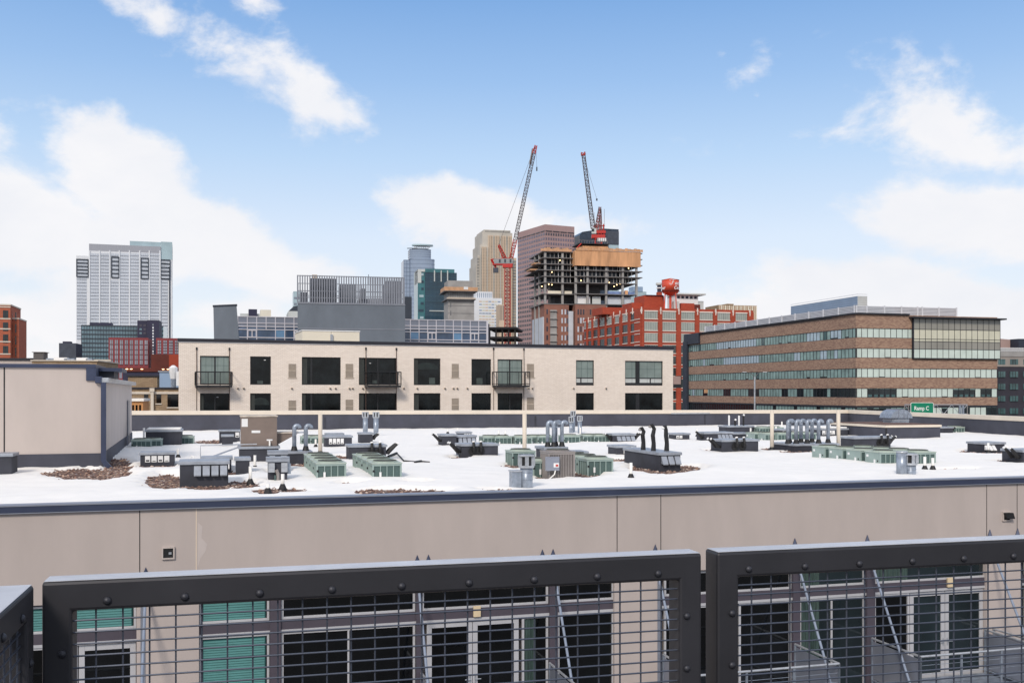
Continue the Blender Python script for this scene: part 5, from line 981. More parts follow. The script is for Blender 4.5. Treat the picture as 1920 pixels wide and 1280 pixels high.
b, u0, u1, z1 = block('pale_teal_office', 'pale teal stepped office just right of the unfinished tower', 'building', 1180, 1212, 546, 560, 14, M['wtteal'], 15); q = MB(); q.box(b.U(1186), b.U(1205), -.3, 6, z1, b.Z(537), M['bluebox']); b.part('upper_wall', q)
# parking decks
b = B('parking_deck', 'dark open sided parking deck with thin slabs right of the glass office', 'parking deck', 914, 260, -6)
U, Zf = b.U, b.Z; uB = U(969); q = MB()
for y in (613, 631, 650): q.box(0, uB, 0, 16, Zf(y)-.55, Zf(y), M['darkslab'])
b.part('deck_slab', q)
for k in range(5): x = .5+(uB-1)*k/4; q = MB(); q.box(x-.2, x+.2, .3, .7, 0, Zf(613)-.55, M['darkslab']); b.part('column', q)
q = MB(); q.box(0, .5, -.2, .3, 0, Zf(607), M['navy']); b.part('stair_post', q)
# ---- unfinished tower
b = B('unfinished_concrete_tower', 'unfinished concrete frame tower, open floors above brown brick, plywood wrapped top', 'construction', 1021, 480, 12)
U, Zf, V = b.U, b.Z, b.V; uA = U(1078, -3); uB = U(1204, -3); fl = [569, 550, 529, 517, 505.5, 494, 482.5, 471]
zs = [Zf(y, uA, -3) for y in fl]; ztop = zs[-1]
for k, z in enumerate(zs):
    q = MB(); e = 0 if k % 2 else .4; q.box(-1.2-(2.5 if k in (5, 4) else 0), uA, -.4-e, 28, z-.36, z, M['concS']); q.box(uA, uB-(3 if k < 3 else 0), -3.6, 28, z-.36, z, M['concS']); b.part('floor_slab', q)
colsx = [(.4, 0), (U(1038), 8), (U(1055), 0), (uA+.5, -3), (U(1102, -3), -3), (U(1137, -3), -3), (U(1168, -3), -3), (U(1194, -3), -3), (U(1012, 8), 8), (U(1004, 16), 16)]
for x, v in colsx: q = MB(); q.box(x-.5, x+.5, v+.1, v+1.1, 0, ztop-.45, M['concrete']); b.part('column', q)
q = MB(); q.box(uA*.55, U(1138), 11, 20, 0, ztop-.5, M['concD']); b.part('lift_core', q)
for k in range(2, 7):      # studs and stored sheets inside the upper floors
    q = MB(); z0, z1_ = zs[k], zs[k+1]-.45
    q.box(1.5, uA-.5, 5, 5.2, z0, z1_, M['netting']) if k > 1 else None; q.box(uA+1, U(1160), 1.2, 1.4, z0, z1_, M['netting'])
    for i in range(22): x = 1+(uB-4)*i/22+((k*i) % 3)*.4; v = .8 if x < uA else -2.2; q.box(x-.10, x+.10, v, v+.2, z0, z1_, M['concrete' if i % 3 else 'white'])
    b.part('stud_wall', q)
q = MB(); u0p = uA+.1; q.box(u0p, U(1200, -3), -4.0, -3.62, Zf(498, uA, -3), ztop+.3, M['ply']); q.box(u0p-.35, u0p, -4.0, 6, Zf(498, uA, -3), ztop+.3, M['ply']); b.part('plywood_wrap', q)
q = MB(); n = 22
for i in range(n):
    x = u0p+(uB-u0p)*i/n; q.box(x+.05, x+(uB-u0p)/n-.05, -4.3, -4.05, ztop+.35, ztop+1.5+.4*((i*5) % 3)*.5, M['plyL' if i % 4 else 'ply'])
for i in range(10): x = -2+(uA+1)*i/10; q.box(x, x+1.5, -.8, -.5, ztop, ztop+1.2+.3*(i % 3), M['plyL'])
b.part('formwork', q); q = MB(); q.box(-4.5, -1.3, 3, 10, zs[5]+.1, zs[5]+.7, M['plyL']); q.box(-6, -2, 4, 12, zs[4]+.1, zs[4]+.8, M['plyL']); q.box(U(1092, -2), U(1140, -2), -2, 8, ztop, ztop+3.0, M['ply']); b.part('formwork', q)
q = MB(); q.box(U(1084, -1), U(1140, -1), -3, 10, ztop+3.6, ztop+4.0, M['darkslab'])
for i in range(12): x = U(1086, -3)+(U(1139, -3)-U(1086, -3))*i/11; q.bar((x, -3, ztop+4), (x, -3, ztop+5.4), .07, M['greyac'])
q.bar((U(1085, -3), -3, ztop+5.3), (U(1140, -3), -3, ztop+5.3), .07, M['greyac']); q.bar((U(1080, -3), -3, ztop+1), (U(1090, -3), -3, ztop+3.8), .3, M['redsteel']); b.part('work_platform', q)
q = MB()
for x0, x1, k, m in ((uA+1.5, uA+8, 0, 'white'), (U(1112, -3), U(1128, -3), 0, 'palebox'), (U(1137, -3), U(1192, -3), 1, 'bluenet'), (U(1140, -3), U(1185, -3), 0, 'panelw'), (2, 9, 1, 'creamw'), (U(1060), U(1074), 1, 'creamw')): q.box(x0, x1, -1.5 if x0 > uA else 1.5, -1.2 if x0 > uA else 1.8, zs[k] if k else Zf(568.5, uA, -3), (zs[k]+1.5) if k else Zf(554.5, uA, -3), M[m])
q.box(U(1173, -3), U(1178, -3), -2.5, -1, zs[1], zs[1]+2, M['ply']); b.part('stored_material', q)
# brick clad lower storeys
zc = Zf(569, uA, -3)-.5; q = MB(); q.box(-.3, 11.2, -.6, 26, 0, zc, M['cbrick']); q.box(U(1050), U(1066), -.55, 24, 0, zc, M['cbrick']); q.box(uA, U(1135, -3), -3.7, 26, 0, zc, M['cbrick']); q.box(U(1040), uA, 2, 24, 0, zc-6, M['cbrick']); b.part('brick_wall', q)
q = MB(); q.box(U(1031), U(1043), -.9, .2, 0, zc-2.5, M['concrete'])
for k in range(9): z = zc-3-k*3.6; q.box(U(1030), U(1043.5), -1.6, -.9, z-.25, z, M['concrete'])
b.part('balcony_stack', q)
q = MB(); q.box(U(1065), uA-.3, -1.2, 2, 0, zc-3, M['panelw']); b.part('wrapped_bay', q)
R_ = []
for k in range(9):
    z = zc-2.2-k*4.1
    for px, m in ((1024, 'netting'), (1052, 'wtglass'), (1058, 'wtglass'), (1062, 'granwin')): R_.append((U(px), U(px+2.6), z-2.4, z, M[m], -.66))
    for px in (1082, 1087, 1092, 1105, 1109.5, 1114): R_.append((U(px, -3), U(px+2.8, -3), z-2.6, z, M['wtglass' if k > 0 and (k+px) % 3 else 'granwinD'], -3.76))
parts_or_stuff(b, R_, lambda mb, r: mb.box(r[0], r[1], r[5], r[5]+.1, r[2], r[3], r[4]), cap=90)
q = MB(); q.box(-.9, -.3, -.2, 22, 0, Zf(594), M['panelw']); b.part('side_wrap', q)
for px, y in ((1018, 536), (1031, 532), (1037, 533), (1089, 526), (1142, 530), (1151, 537), (1156, 534), (1162, 532), (1178, 503), (1037, 509), (1052, 487)):
    x = U(px, -2.5); z = Zf(y, x, -2.5); q = MB(); q.cyl(x, -2.9 if x > uA else -.3, z-.2, z+.2, .2, M['bulb'], 8); b.part('work_lamp', q)
# ---- lattice tower cranes
def lattice(mb, p0, p1, w0, w1, seg, r, m, m2=None, side=None):
    p0, p1 = Vector(p0), Vector(p1); d = (p1-p0).normalized(); a = (Vector(side) if side else Vector((0, 1, 0))); a = (a-d*a.dot(d)).normalized(); c = d.cross(a)
    def pt(k, i): t = k/seg; w_ = (w0+(w1-w0)*t)/2; s = ((-1, -1), (1, -1), (1, 1), (-1, 1))[i % 4]; return p0+(p1-p0)*t+a*w_*s[0]+c*w_*s[1]
    for i in range(4): mb.bar(pt(0, i), pt(seg, i), r, m)
    for k in range(seg):
        for i in range(4):
            mb.bar(pt(k, i), pt(k+1, i+1 if k % 2 else i), r*.6, m2 or m) if k % 2 else mb.bar(pt(k, i+1), pt(k+1, i), r*.6, m2 or m)
            mb.bar(pt(k, i), pt(k, i+1), r*.6, m2 or m)
def WP(px, py, Y): return Vector((X(px, Y), Y, Zp(py, Y)))
def LP(root, px, py, Y): return WP(px, py, Y)-Vector(root.location)
Yc = 470; cr = thing('tower_crane', 'red lattice tower crane with tall jib leaning right in front of the limestone tower', 'crane', (X(951.5, Yc), Yc, 0), 0)
q = MB(); lattice(q, (0, 0, 0), LP(cr, 951.5, 503, Yc), 2.5, 2.5, 46, .2, M['redsteel'], M['redpale']); q.build('mast', cr)
q = MB(); z = Zp(502, Yc); q.box(-2.3, 2.3, -1.6, 1.6, z, z+1.2, M['redsteel']); q.box(-7, 2.5, -1.3, 1.3, z+1.2, z+1.8, M['redsteel']); q.build('turntable', cr)
q = MB(); a0 = LP(cr, 928, 487, Yc); q.box(-6.2, 2.6, -1.4, 1.4, z+1.8, z+4.1, M['cwt'])
for x in (-4, -1.5, 1): q.box(x, x+.8, -1.5, -1.41, z+2.2, z+3.8, M['bdark'])
q.build('machinery_deck', cr)
q = MB(); q.bar(LP(cr, 921, 486, Yc), LP(cr, 929, 500, Yc), .5, M['redsteel']); q.bar(LP(cr, 921, 486, Yc), LP(cr, 957, 484, Yc), .22, M['redsteel']); q.bar(LP(cr, 929, 500, Yc), LP(cr, 929, 503, Yc), .5, M['redsteel']); q.build('counter_jib', cr)
q = MB(); c0 = LP(cr, 930, 507, Yc); q.box(c0.x-1.2, c0.x+1.2, -1, 1, c0.z-1, c0.z+1.2, M['plantd']); q.build('counterweight', cr)
q = MB(); lattice(q, LP(cr, 947, 486, Yc), LP(cr, 935, 459, Yc), 1.6, .8, 7, .2, M['redsteel'], M['redpale']); q.build('a_frame', cr)
q = MB(); lattice(q, LP(cr, 958, 487, Yc), LP(cr, 966, 450, Yc), 1.5, 1.6, 7, .18, M['redsteel'], M['redpale']); lattice(q, LP(cr, 966, 450, Yc), LP(cr, 1001, 288, Yc), 1.6, 1.5, 30, .14, M['cablegrey']); lattice(q, LP(cr, 1001, 288, Yc), LP(cr, 1005, 273, Yc), 1.4, .9, 3, .2, M['redsteel'], M['redpale']); q.build('jib', cr)
q = MB(); j = LP(cr, 999, 279, Yc); k_ = LP(cr, 994, 308, Yc); q.bar(j, k_, .5, M['greyac']); q.build('jib_walkway', cr)
q = MB(); q.bar(LP(cr, 935, 459, Yc), LP(cr, 1000, 282, Yc), .07, M['cablegrey']); q.build('pendant_line', cr)
q = MB(); q.bar(LP(cr, 1005, 273, Yc), LP(cr, 1006.5, 315, Yc), .05, M['cablegrey']); h = LP(cr, 1006.5, 315, Yc); q.box(h.x-.3, h.x+.3, -.3, .3, h.z-1.4, h.z+.4, M['bdark']); q.build('hook', cr)
Yc = 492; cr = thing('tower_crane', 'red luffing crane with grey jib leaning left on top of the unfinished tower', 'crane', (X(1122, Yc), Yc, 0), 0); zb_ = Zp(470, Yc)
q = MB(); lattice(q, (0, 0, zb_-8), LP(cr, 1122, 447, Yc), 3.2, 3.2, 5, .28, M['redsteel'], M['redpale']); q.build('mast', cr)
q = MB(); z = Zp(447, Yc); q.box(-3.4, 3.2, -1.8, 1.8, z, z+1.6, M['redsteel']); q.box(-3.0, 3.4, -1.9, 1.9, z+2.3, z+3.6, M['redsteel'])
for x in (-2, -.5, 1, 2.4): q.bar((x, -1.7, z+1.6), (x+.6, -1.7, z+2.3), .2, M['redsteel'])
q.build('turntable', cr); q = MB(); q.box(-.6, 3.6, -2.1, -1.9, z-1.8, z-.1, M['white'])
for i in range(4): q.box(-.4+i*1.0, -.1+i*1.0, -2.2, -2.11, z-1.8, z-.1, M['cwt'])
q.build('counterweight', cr)
q = MB(); q.box(-3.4, -1.2, -2.2, -.4, z+2.0, z+4.6, M['palebox']); q.box(-3.45, -2.2, -2.25, -2.2, z+3, z+4.4, M['gdark']); q.build('cab', cr)
q = MB(); lattice(q, LP(cr, 1112, 428, Yc), LP(cr, 1094, 291, Yc), 1.9, 1.5, 26, .15, M['cablegrey']); lattice(q, LP(cr, 1094, 291, Yc), LP(cr, 1093, 286, Yc), 1.7, 1.6, 1, .3, M['redpale'], M['redsteel']); q.build('jib', cr)
q = MB(); lattice(q, LP(cr, 1118, 432, Yc), LP(cr, 1125, 388, Yc), 1.7, .9, 8, .2, M['cablegrey'], M['redpale']); lattice(q, LP(cr, 1127, 432, Yc), LP(cr, 1126, 392, Yc), .9, .6, 8, .16, M['cablegrey'], M['redpale']); q.build('a_frame', cr)
q = MB()
for x in (1117, 1124, 1131): q.bar(LP(cr, x, 437, Yc), LP(cr, x+1, 420, Yc), .3, M['redsteel'])
q.bar(LP(cr, 1112, 425, Yc), LP(cr, 1134, 423, Yc), .25, M['redsteel']); q.build('gantry', cr)
q = MB(); q.bar(LP(cr, 1133, 430, Yc), LP(cr, 1133, 392, Yc), .10, M['greyac']); q.bar(LP(cr, 1115, 428, Yc), LP(cr, 1115, 398, Yc), .07, M['greyac']); q.build('aerial', cr)
q = MB(); q.bar(LP(cr, 1095, 295, Yc), LP(cr, 1119, 373, Yc), .06, M['cablegrey']); h = LP(cr, 1119, 374, Yc); q.box(h.x-.35, h.x+.35, -.3, .3, h.z-.6, h.z+.4, M['bdark']); q.build('hook', cr)
# ---- red brick former factory
b = B('red_brick_factory', 'large red orange brick factory block with white trim and gridded windows, right of centre', 'building', 1203, 370, 15.5)
U, Zf, V = b.U, b.Z, b.V; u1 = U(1412); v1 = V(1094); zt = Zf(577)
q = MB(); q.box(0, u1, 0, v1, 0, zt, M['ford']); b.part('wall', q)
q = MB(); z = Zf(582.5); q.box(-.25, u1+.2, -.25, -.02, z-.22, z+.22, M['fordline']); q.box(-.25, -.02, -.02, v1, z-.22, z+.22, M['fordline'])
for px in (1202, 1238, 1272, 1307, 1341, 1373.5, 1405): x = U(px); q.box(x-.18, x+.18, -.55, -.25, z-1.1, z+1.4, M['fordline']); q.box(x-.4, x+.4, -.5, -.26, z-.4, z+.5, M['fordline'])
b.part('cornice_trim', q)
bayp = [(1207, 1233.5), (1241, 1267.5), (1276, 1302.5), (1310.5, 1336.5), (1344, 1369), (1378, 1401)]
fy = [(582, 596.5), (603.5, 618.5), (625, 639.5), (647, 661), (668, 682), (689.5, 704), (711, 726), (733, 748), (755, 770)]
q = MB()
for i, (a, c_) in enumerate(bayp): q.box(U(c_), U(bayp[i+1][0]) if i+1 < len(bayp) else u1, -.5, 0, 0, zt-.8, M['ford'])
q.box(-.1, U(1207), -.5, 0, 0, zt-.8, M['ford']); b.part('brick_piers', q)
q = MB(); W_ = []; rows_ = [MB() for _ in fy]
for (a, c_) in bayp:
    for j, (y0, y1) in enumerate(fy):
        ua, ub = U(a), U(c_); z1_, z0 = Zf(y0), Zf(y1); W_.append((ua+.1, ub-.1, z0, z1_, M['fordwin'] if j < 3 else M['fordwinD'])); rows_[j].box(ua, ub, -.2, 0, z0-.35, z0-.05, M['fordline']); rows_[j].box(ua, ub, -.16, 0, z1_+.1, z1_+.28, M['fordline']) if j else None
for m_ in rows_: b.part('window_sills', m_)
def fw(mb, r):
    mb.box(r[0], r[1], -.08, .02, r[2], r[3], r[4])
    for k in range(1, 6): x = r[0]+(r[1]-r[0])*k/6; t = .07 if k % 3 == 0 else .035; mb.box(x-t, x+t, -.12, -.08, r[2], r[3], M['concD'])
    for k in (1, 2, 3): z = r[2]+(r[3]-r[2])*k/4; mb.box(r[0], r[1], -.11, -.08, z-.03, z+.03, M['concD'])
parts_or_stuff(b, W_, fw)
# left face
q = MB(); W2 = []; vb = [(1191, 1183), (1179, 1167.5), (1163, 1153), (1149, 1138), (1135.5, 1125), (1122.5, 1113), (1110.5, 1103), (1100.5, 1096)]
for a, c_ in vb:
    va, vc = V(a), V(c_)
    for j, (y0, y1) in enumerate(fy[:7]):
        z1_, z0 = Zf(y0+.5), Zf(y1); W2.append((va, vc, z0, z1_, M['fordwin'] if j == 0 and a < 1180 else M['fordwinD'])); q.box(-.2, 0, va, vc, z0-.35, z0-.05, M['fordline'])
for i in range(len(vb)-1): q.box(-.5, 0, V(vb[i][1])+.01, V(vb[i+1][0])-.01, 0, zt-.8, M['ford'])
q.box(-.45, 0, .1, V(1191), 0, zt-.8, M['ford'])
for (y0, y1) in fy[:7]: q.box(-.6, -.45, .5, V(1192), Zf(y1)-.3, Zf(y1)-.05, M['fordline']); q.box(-.6, -.45, .5, V(1192), Zf(y1)-1.5, Zf(y1)-1.25, M['fordline'])
for i in range(9): v = V(1200-12.5*i*.95); q.box(-.6, -.3, v-.15, v+.15, z-.8, z+1.6, M['fordline']) if i else None
b.part('side_piers', q)
def fw2(mb, r):
    mb.box(-.08, .02, r[0], r[1], r[2], r[3], r[4]); y = (r[0]+r[1])/2
    for k in (1, 2, 3): y = r[0]+(r[1]-r[0])*k/4; mb.box(-.12, -.08, y-.06, y+.06, r[2], r[3], M['bdark'])
for r in W2[:44]: q = MB(); fw2(q, r); b.part('window', q)
rs = MB()
for r in W2[44:]: fw2(rs, r)
if rs.f: tag(b.part('windows', rs), kind='stuff')
# rooftop blocks of the factory
q = MB(); q.box(U(1208, 10), U(1245, 10), 10, 20, zt, Zf(553, 0, 10), M['ford']); q.box(U(1212, 9), U(1245, 9), 9.5, 20.5, Zf(553, 0, 10), Zf(552, 0, 10), M['navyt']); q.box(U(1277, 8), U(1302, 8), 8, 14, zt, Zf(567, 10, 8), M['ford']); q.box(U(1302, 8), U(1313, 8), 8, 14, zt, Zf(569, 10, 8), M['rust'])
q.box(U(1133, 30), U(1180, 30), 32, 44, zt, Zf(576, 0, 32), M['ford']); q.box(U(1185, 12), U(1228, 12), 12, 22, zt, Zf(567, 0, 12), M['ford']); b.part('roof_penthouse', q)
q = MB(); q.box(U(1264, 6), U(1274, 6), 6, 8, zt, Zf(564, 8, 6), M['palebox']); b.part('roof_plant', q)
# stair turret behind the tank
def P3(px, py, Y): return (X(px, Y), Y, Zp(py, Y))
Yt = 400; r = thing('brick_turret', 'small brick stair turret with white ringed top beside the water tank', 'turret', (X(1236, Yt), Yt, 0)); h = (1241-1231)/F*Yt/2
q = MB(); q.cyl(0, 0, 0, Zp(548, Yt), h*1.1, M['ford'], 12); q.build('shaft', r); q = MB(); q.cyl(0, 0, Zp(547.9, Yt), Zp(534.5, Yt), h*.75, M['navyt'], 12); q.cyl(0, 0, Zp(534.4, Yt), Zp(530.5, Yt), h*1.25, M['palebox'], 12); q.cyl(0, 0, Zp(541, Yt), Zp(539, Yt), h*1.0, M['white'], 12); q.build('lantern', r)
# water tank
Yw = 380; r = thing('water_tower', 'orange red riveted water tank on legs with white lettering on the factory roof', 'water tower', (X(1257, Yw), Yw, 0)); rad = (1273.2-1241)/2/F*Yw; z0, z1, z2 = Zp(546, Yw), Zp(525, Yw), Zp(521.5, Yw)
q = MB(); q.tube([(0, 0, z0-.02), (0, 0, z1)], rad, M['orange'], 32); q.tube([(0, 0, z1), (0, 0, z2)], [rad*1.04, .1], M['orange'], 32); q.tube([(0, 0, z0-1.6), (0, 0, z0-1.2), (0, 0, z0-.6), (0, 0, z0)], [rad*.25, rad*.6, rad*.88, rad*1.0], M['orange'], 32); q.tube([(0, 0, z0-.15), (0, 0, z0)], rad*1.08, M['rust'], 32); q.build('tank', r, smooth=True)
zf = zt-.2
for k in range(4):
    t = .6+k*math.pi/2; q = MB(); q.tube([(rad*.85*math.cos(t), rad*.85*math.sin(t), z0-.2), (rad*1.0*math.cos(t), rad*1.0*math.sin(t), zf)], .16, M['orange'], 8); q.build('leg', r)
q = MB(); q.cyl(0, 0, zf, z0-1.5, .45, M['orange'], 12); q.build('riser_pipe', r)
def text_obj(s, size, m, parent, place, shear=0, extr=.0, name='lettering', bold=0):
    cu = bpy.data.curves.new(name, 'FONT'); cu.body = s; cu.size = size; cu.shear = shear; cu.offset = bold; cu.resolution_u = 3
    o = bpy.data.objects.new(name, cu); col.objects.link(o); dg = bpy.context.evaluated_depsgraph_get(); dg.update()
    me = bpy.data.meshes.new_from_object(o.evaluated_get(dg)); bpy.data.objects.remove(o); bpy.data.curves.remove(cu)
    for v in me.vertices: v.co = place(v.co.x, v.co.y)
    me.materials.clear(); me.materials.append(m); q = bpy.data.objects.new(name, me); col.objects.link(q); q.parent = parent; return q
def wrap(x0, zz): return lambda x, y: Vector(((rad+.05)*math.sin((x+x0)/rad), -(rad+.05)*math.cos((x+x0)/rad), zz+y))
hh = z1-z0
text_obj('ord', 1.9, M['whitep'], r, wrap(1.15, z0+hh*.53), .3, bold=.05); text_obj('Center', 1.75, M['whitep'], r, wrap(.75, z0+hh*.13), .3, bold=.04); text_obj('ter', 1.75, M['whitep'], r, wrap(-rad*1.45, z0+hh*.13), .2, bold=.04)
q = MB(); f_ = wrap(-.3, z0+hh*.5)
def stroke(pts, t=.09):
    q.tube([f_(a, b_) for a, b_ in pts], t, M['whitep'], 5)
stroke([(-.2, 1.5), (-.45, 1.85), (-.1, 2.1), (.5, 1.95), (1.2, 1.95), (1.9, 2.1)]); stroke([(.9, 1.95), (.75, 1.3), (.55, .6), (.2, .15), (-.25, .05), (-.5, .35), (-.25, .6)]); stroke([(.3, 1.0), (.8, 1.05), (1.2, 1.1)]); q.build('lettering', r)
# blocks right of the tank
b = B('white_modern_penthouse', 'white modern building with flat overhanging roof behind the water tank', 'building', 1268, 440, 14); U, Zf = b.U, b.Z
q = MB(); q.box(0, U(1309), 0, 10, 0, Zf(553), M['white']); q.box(U(1309), U(1321), 1, 10, 0, Zf(563), M['palebox']); b.part('wall', q); q = MB(); q.box(-.5, U(1320), -2, 10, Zf(552.5), Zf(550), M['palebox']); b.part('roof', q); grid(b, 0, U(1308), Zf(560), Zf(554), 5, 1, .6, .8, [M['navyt'], M['bdark']])
b = B('ribbed_tan_building', 'tan brick tower with vertical pale ribs behind the factory right end', 'building', 1347, 460, 14); U, Zf = b.U, b.Z; u1 = U(1419)
q = MB(); q.box(0, u1, 0, 14, 0, Zf(571.5), M['tanbr']); q.box(U(1363), U(1375), -.3, 14, Zf(571.5), Zf(569), M['tanbr']); b.part('wall', q); q = MB()
for k in range(20): x = u1*(k+.5)/20; q.box(x-.28, x+.28, -.5, 0, 0, Zf(572.5), M['creamw'] if k % 2 else M['wells'])
b.part('ribs', q); q = MB(); q.box(u1, u1+.8, 2, 14, 0, Zf(587, u1), M['tanbr']); b.part('side_wing', q)
# ---- brown brick office with ribbon windows
b = B('brown_brick_office', 'five storey brown brick office with green ribbon windows and glass corner box at right', 'building', 1605, 190, 14.8)
U, Zf, V = b.U, b.Z, b.V; uE = U(1870); vE = V(1290); lv = [589, 614.6, 632.6, 652.2, 670.5, 690, 707.6, 727.5, 745, 760.5, 763.5, 778]
zl = [Zf(y) for y in lv]; rr = random.Random(11)
q = MB()
for i in (0, 2, 4, 6, 8): q.box(0, uE, 0, vE, zl[i+1], zl[i], M['obrick'])
b.part('brick_band', q)
q = MB(); q.box(.3, uE-.3, .3, vE-.3, 0, zl[0]-.3, M['gdark']); b.part('interior_core', q)
q = MB(); q.box(-.05, uE+.05, -.05, vE, zl[10], zl[9], M['darktrim']); b.part('base_trim', q)
bx = U(1711)
for r_, i in enumerate((1, 3, 5, 7, 10)):
    zt_, zb_ = zl[i]-.02, (zl[i+1] if i < 10 else 12)+.02
    # front ribbon
    q = MB(); fm = MB(); n = 25; wd = uE/n
    for k in range(n):
        if (k+.5)*wd > bx and i in (1, 3): continue
        m = 'gpale'
        if i == 7: m = 'gdark' if (2 <= k < 7 or 17 <= k < 21 or 22 <= k < 24) else 'gpale'
        if i == 10: m = rr.choice(('gpale', 'gdark', 'gpale')) if k > 9 else 'gdark'
        q.box(k*wd+.04, (k+1)*wd-.04, .12, .18, zb_, zt_, M[m]); fm.box(k*wd-.04, k*wd+.04, .06, .2, zb_, zt_, M['darktrim'])
        if m == 'gpale' and rr.random() < .12: q.box(k*wd+.05, (k+1)*wd-.05, .10, .12, zb_, zb_+.18, M['gdark'])
        if m == 'gdark': q.box(k*wd+.05, (k+1)*wd-.05, .09, .115, zt_-rr.choice((.12, .25)), zt_, M['gpaleS']); q.box(k*wd+.2, (k+1)*wd-.3, .1, .115, zb_, zb_+.55, M['gteal'])
    fm.box(0, uE, .05, .2, zb_-.02, zb_+.06, M['darktrim']); fm.box(0, uE, .05, .2, zt_-.06, zt_+.02, M['darktrim'])
    o = b.part('window_band', q); fm.build('mullions', o)
    q = MB(); fm = MB(); n = 60; wd = vE/n; tones = ('gpaleS', 'gsky', 'gpaleS')
    for k in range(n):
        if i == 1: m = 'gsky' if (3 < k*.0+k and (k < 7 or 9 < k < 14 or 30 < k < 47)) else 'gpaleS'
        elif i == 3: m = 'gsky' if (7 < k < 10 or 15 < k < 18 or 29 < k < 44) else 'gpaleS'
        elif i == 5: m = 'gpaleS'
        elif i == 7: m = 'gdark' if (k < 7 or k in (8, 9, 10, 11) or 14 < k < 17 or 19 < k < 22 or 29 < k < 34 or 40 < k < 44 or 50 < k < 53) else 'gpaleS'
        else: m = 'gdark' if k > 30 or k % 7 == 3 else 'gpaleS'
        if rr.random() < .07 and m != 'gdark': m = rr.choice(('gsky', 'gteal', 'gpaleS'))
        q.box(.12, .18, k*wd+.04, (k+1)*wd-.04, zb_, zt_, M[m]); fm.box(.06, .2, k*wd-.045, k*wd+.045, zb_, zt_, M['darktrim'])
        if rr.random() < .08: q.box(.10, .12, k*wd+.05, (k+1)*wd-.05, zb_, zb_+.3, M['gdark'])
    if i == 7: q.box(.0, .12, V(1326), V(1320), zt_-1.0, zt_-.1, M['ply'])
    fm.box(.05, .2, 0, vE, zb_-.02, zb_+.06, M['darktrim']); fm.box(.05, .2, 0, vE, zt_-.06, zt_+.02, M['darktrim'])
    o = b.part('window_band', q); fm.build('mullions', o)
# glass corner box
zg = [Zf(y, bx, 0) for y in (597, 617, 635, 639.5, 654, 671)]; q = MB(); fm = MB(); n = 15; wd = (uE+.4-bx)/n
for j, m in enumerate(('gtan', 'gcream', 'gpale', 'gtan', 'gpale')):
    for k in range(n):
        mm = 'gcream' if (j == 2) else m; q.box(bx+k*wd+.03, bx+(k+1)*wd-.03, -.30, -.24, zg[j+1]+.03, zg[j]-.03, M[mm])
    fm.box(bx, uE+.4, -.36, -.2, zg[j+1]-.05, zg[j+1]+.03, M['darktrim'])
for k in range(n+1): fm.box(bx+k*wd-.035, bx+k*wd+.035, -.35, -.2, zg[-1], zg[0], M['darktrim'])
fm.box(bx-.18, bx+.05, -.42, 0, zg[-1]-.1, zg[0], M['darktrim']); fm.box(bx, uE+.4, -.4, 0, zg[-1]-.15, zg[-1]-.05, M['darktrim']); q.box(bx, uE+.4, -.22, 6, zg[-1]-.05, zg[0], M['gtan'])
o = b.part('glass_corner_box', q); fm.build('mullions', o)
q = MB(); q.box(bx-.8, uE+1.1, -1.3, 8, zg[0]+.02, zg[0]+.3, M['darktrim']); q.box(-.35, bx-.85, -.35, 8, zl[0], zl[0]+.28, M['darktrim']); q.box(-.35, 6, 8, vE, zl[0], zl[0]+.28, M['darktrim']); b.part('roof_edge', q)
q = MB(); q.box(.0, uE, 8, vE, zl[0]-.3, zl[0]-.02, M['roofgrey']); b.part('roof', q)
# louvre screen set back on the roof
q = MB(); sv, su = 4, 2.5; zA, zB = zl[0]+.1, Zf(572.5, 0, 4); uS = U(1794, sv); vS = vE*.93
q.box(su, uS, sv, sv+.1, zA, zB, M['louvD']); q.box(su, su+.1, sv, vS, zA, zB, M['louvD'])
for k in range(7): z = zA+(zB-zA)*(k+.25)/7; q.box(su, uS, sv-.12, sv, z, z+.17, M['whitelouv']); q.box(su-.12, su, sv, vS, z, z+.17, M['whitelouv'])
for px in (1590, 1624, 1657, 1689, 1719, 1728, 1759, 1792): x = U(px, sv); q.box(max(su, x-.12), max(su, x-.12)+.26, sv-.3, sv-.12, zA, zB+.1, M['whitelouv'])
for k in range(13): y = sv+(vS-sv)*k/12; q.box(su-.3, su-.12, y-.15, y+.15, zA, zB+.1, M['whitelouv'])
b.part('louvre_screen', q)
q = MB(); vv = 14; ua = U(1608, vv); q.box(ua, U(1626, vv), vv, vv+26, zl[0], Zf(555.5, ua, vv), M['palebox']); q.box(ua-.05, ua, vv, vv+26, zl[0], Zf(555.5, ua, vv), M['bluebox'])
for k in range(6): z = Zf(571, ua, vv)+k*.42; q.box(ua-.07, U(1626, vv)+.02, vv-.03, vv, z, z+.06, M['louvD']); q.box(ua-.09, ua-.05, vv, vv+26, z, z+.05, M['capellaD'])
b.part('plant_penthouse', q)
q = MB(); q.box(-.6, 0, V(1291.5), V(1284), 0, zl[1]-.0+1.0, M['navy']); q.box(-.5, 0, V(1313), V(1291.6), zl[1]+.2, zl[0]+.3, M['navy']); q.box(-.3, 6, vE, vE+2, 0, zl[0]+.3, M['navy']); b.part('navy_end_wall', q)
q = MB(); q.box(uE-.7, uE-.1, .5, 1.1, 5, zl[10], M['palebox']); b.part('column', q)
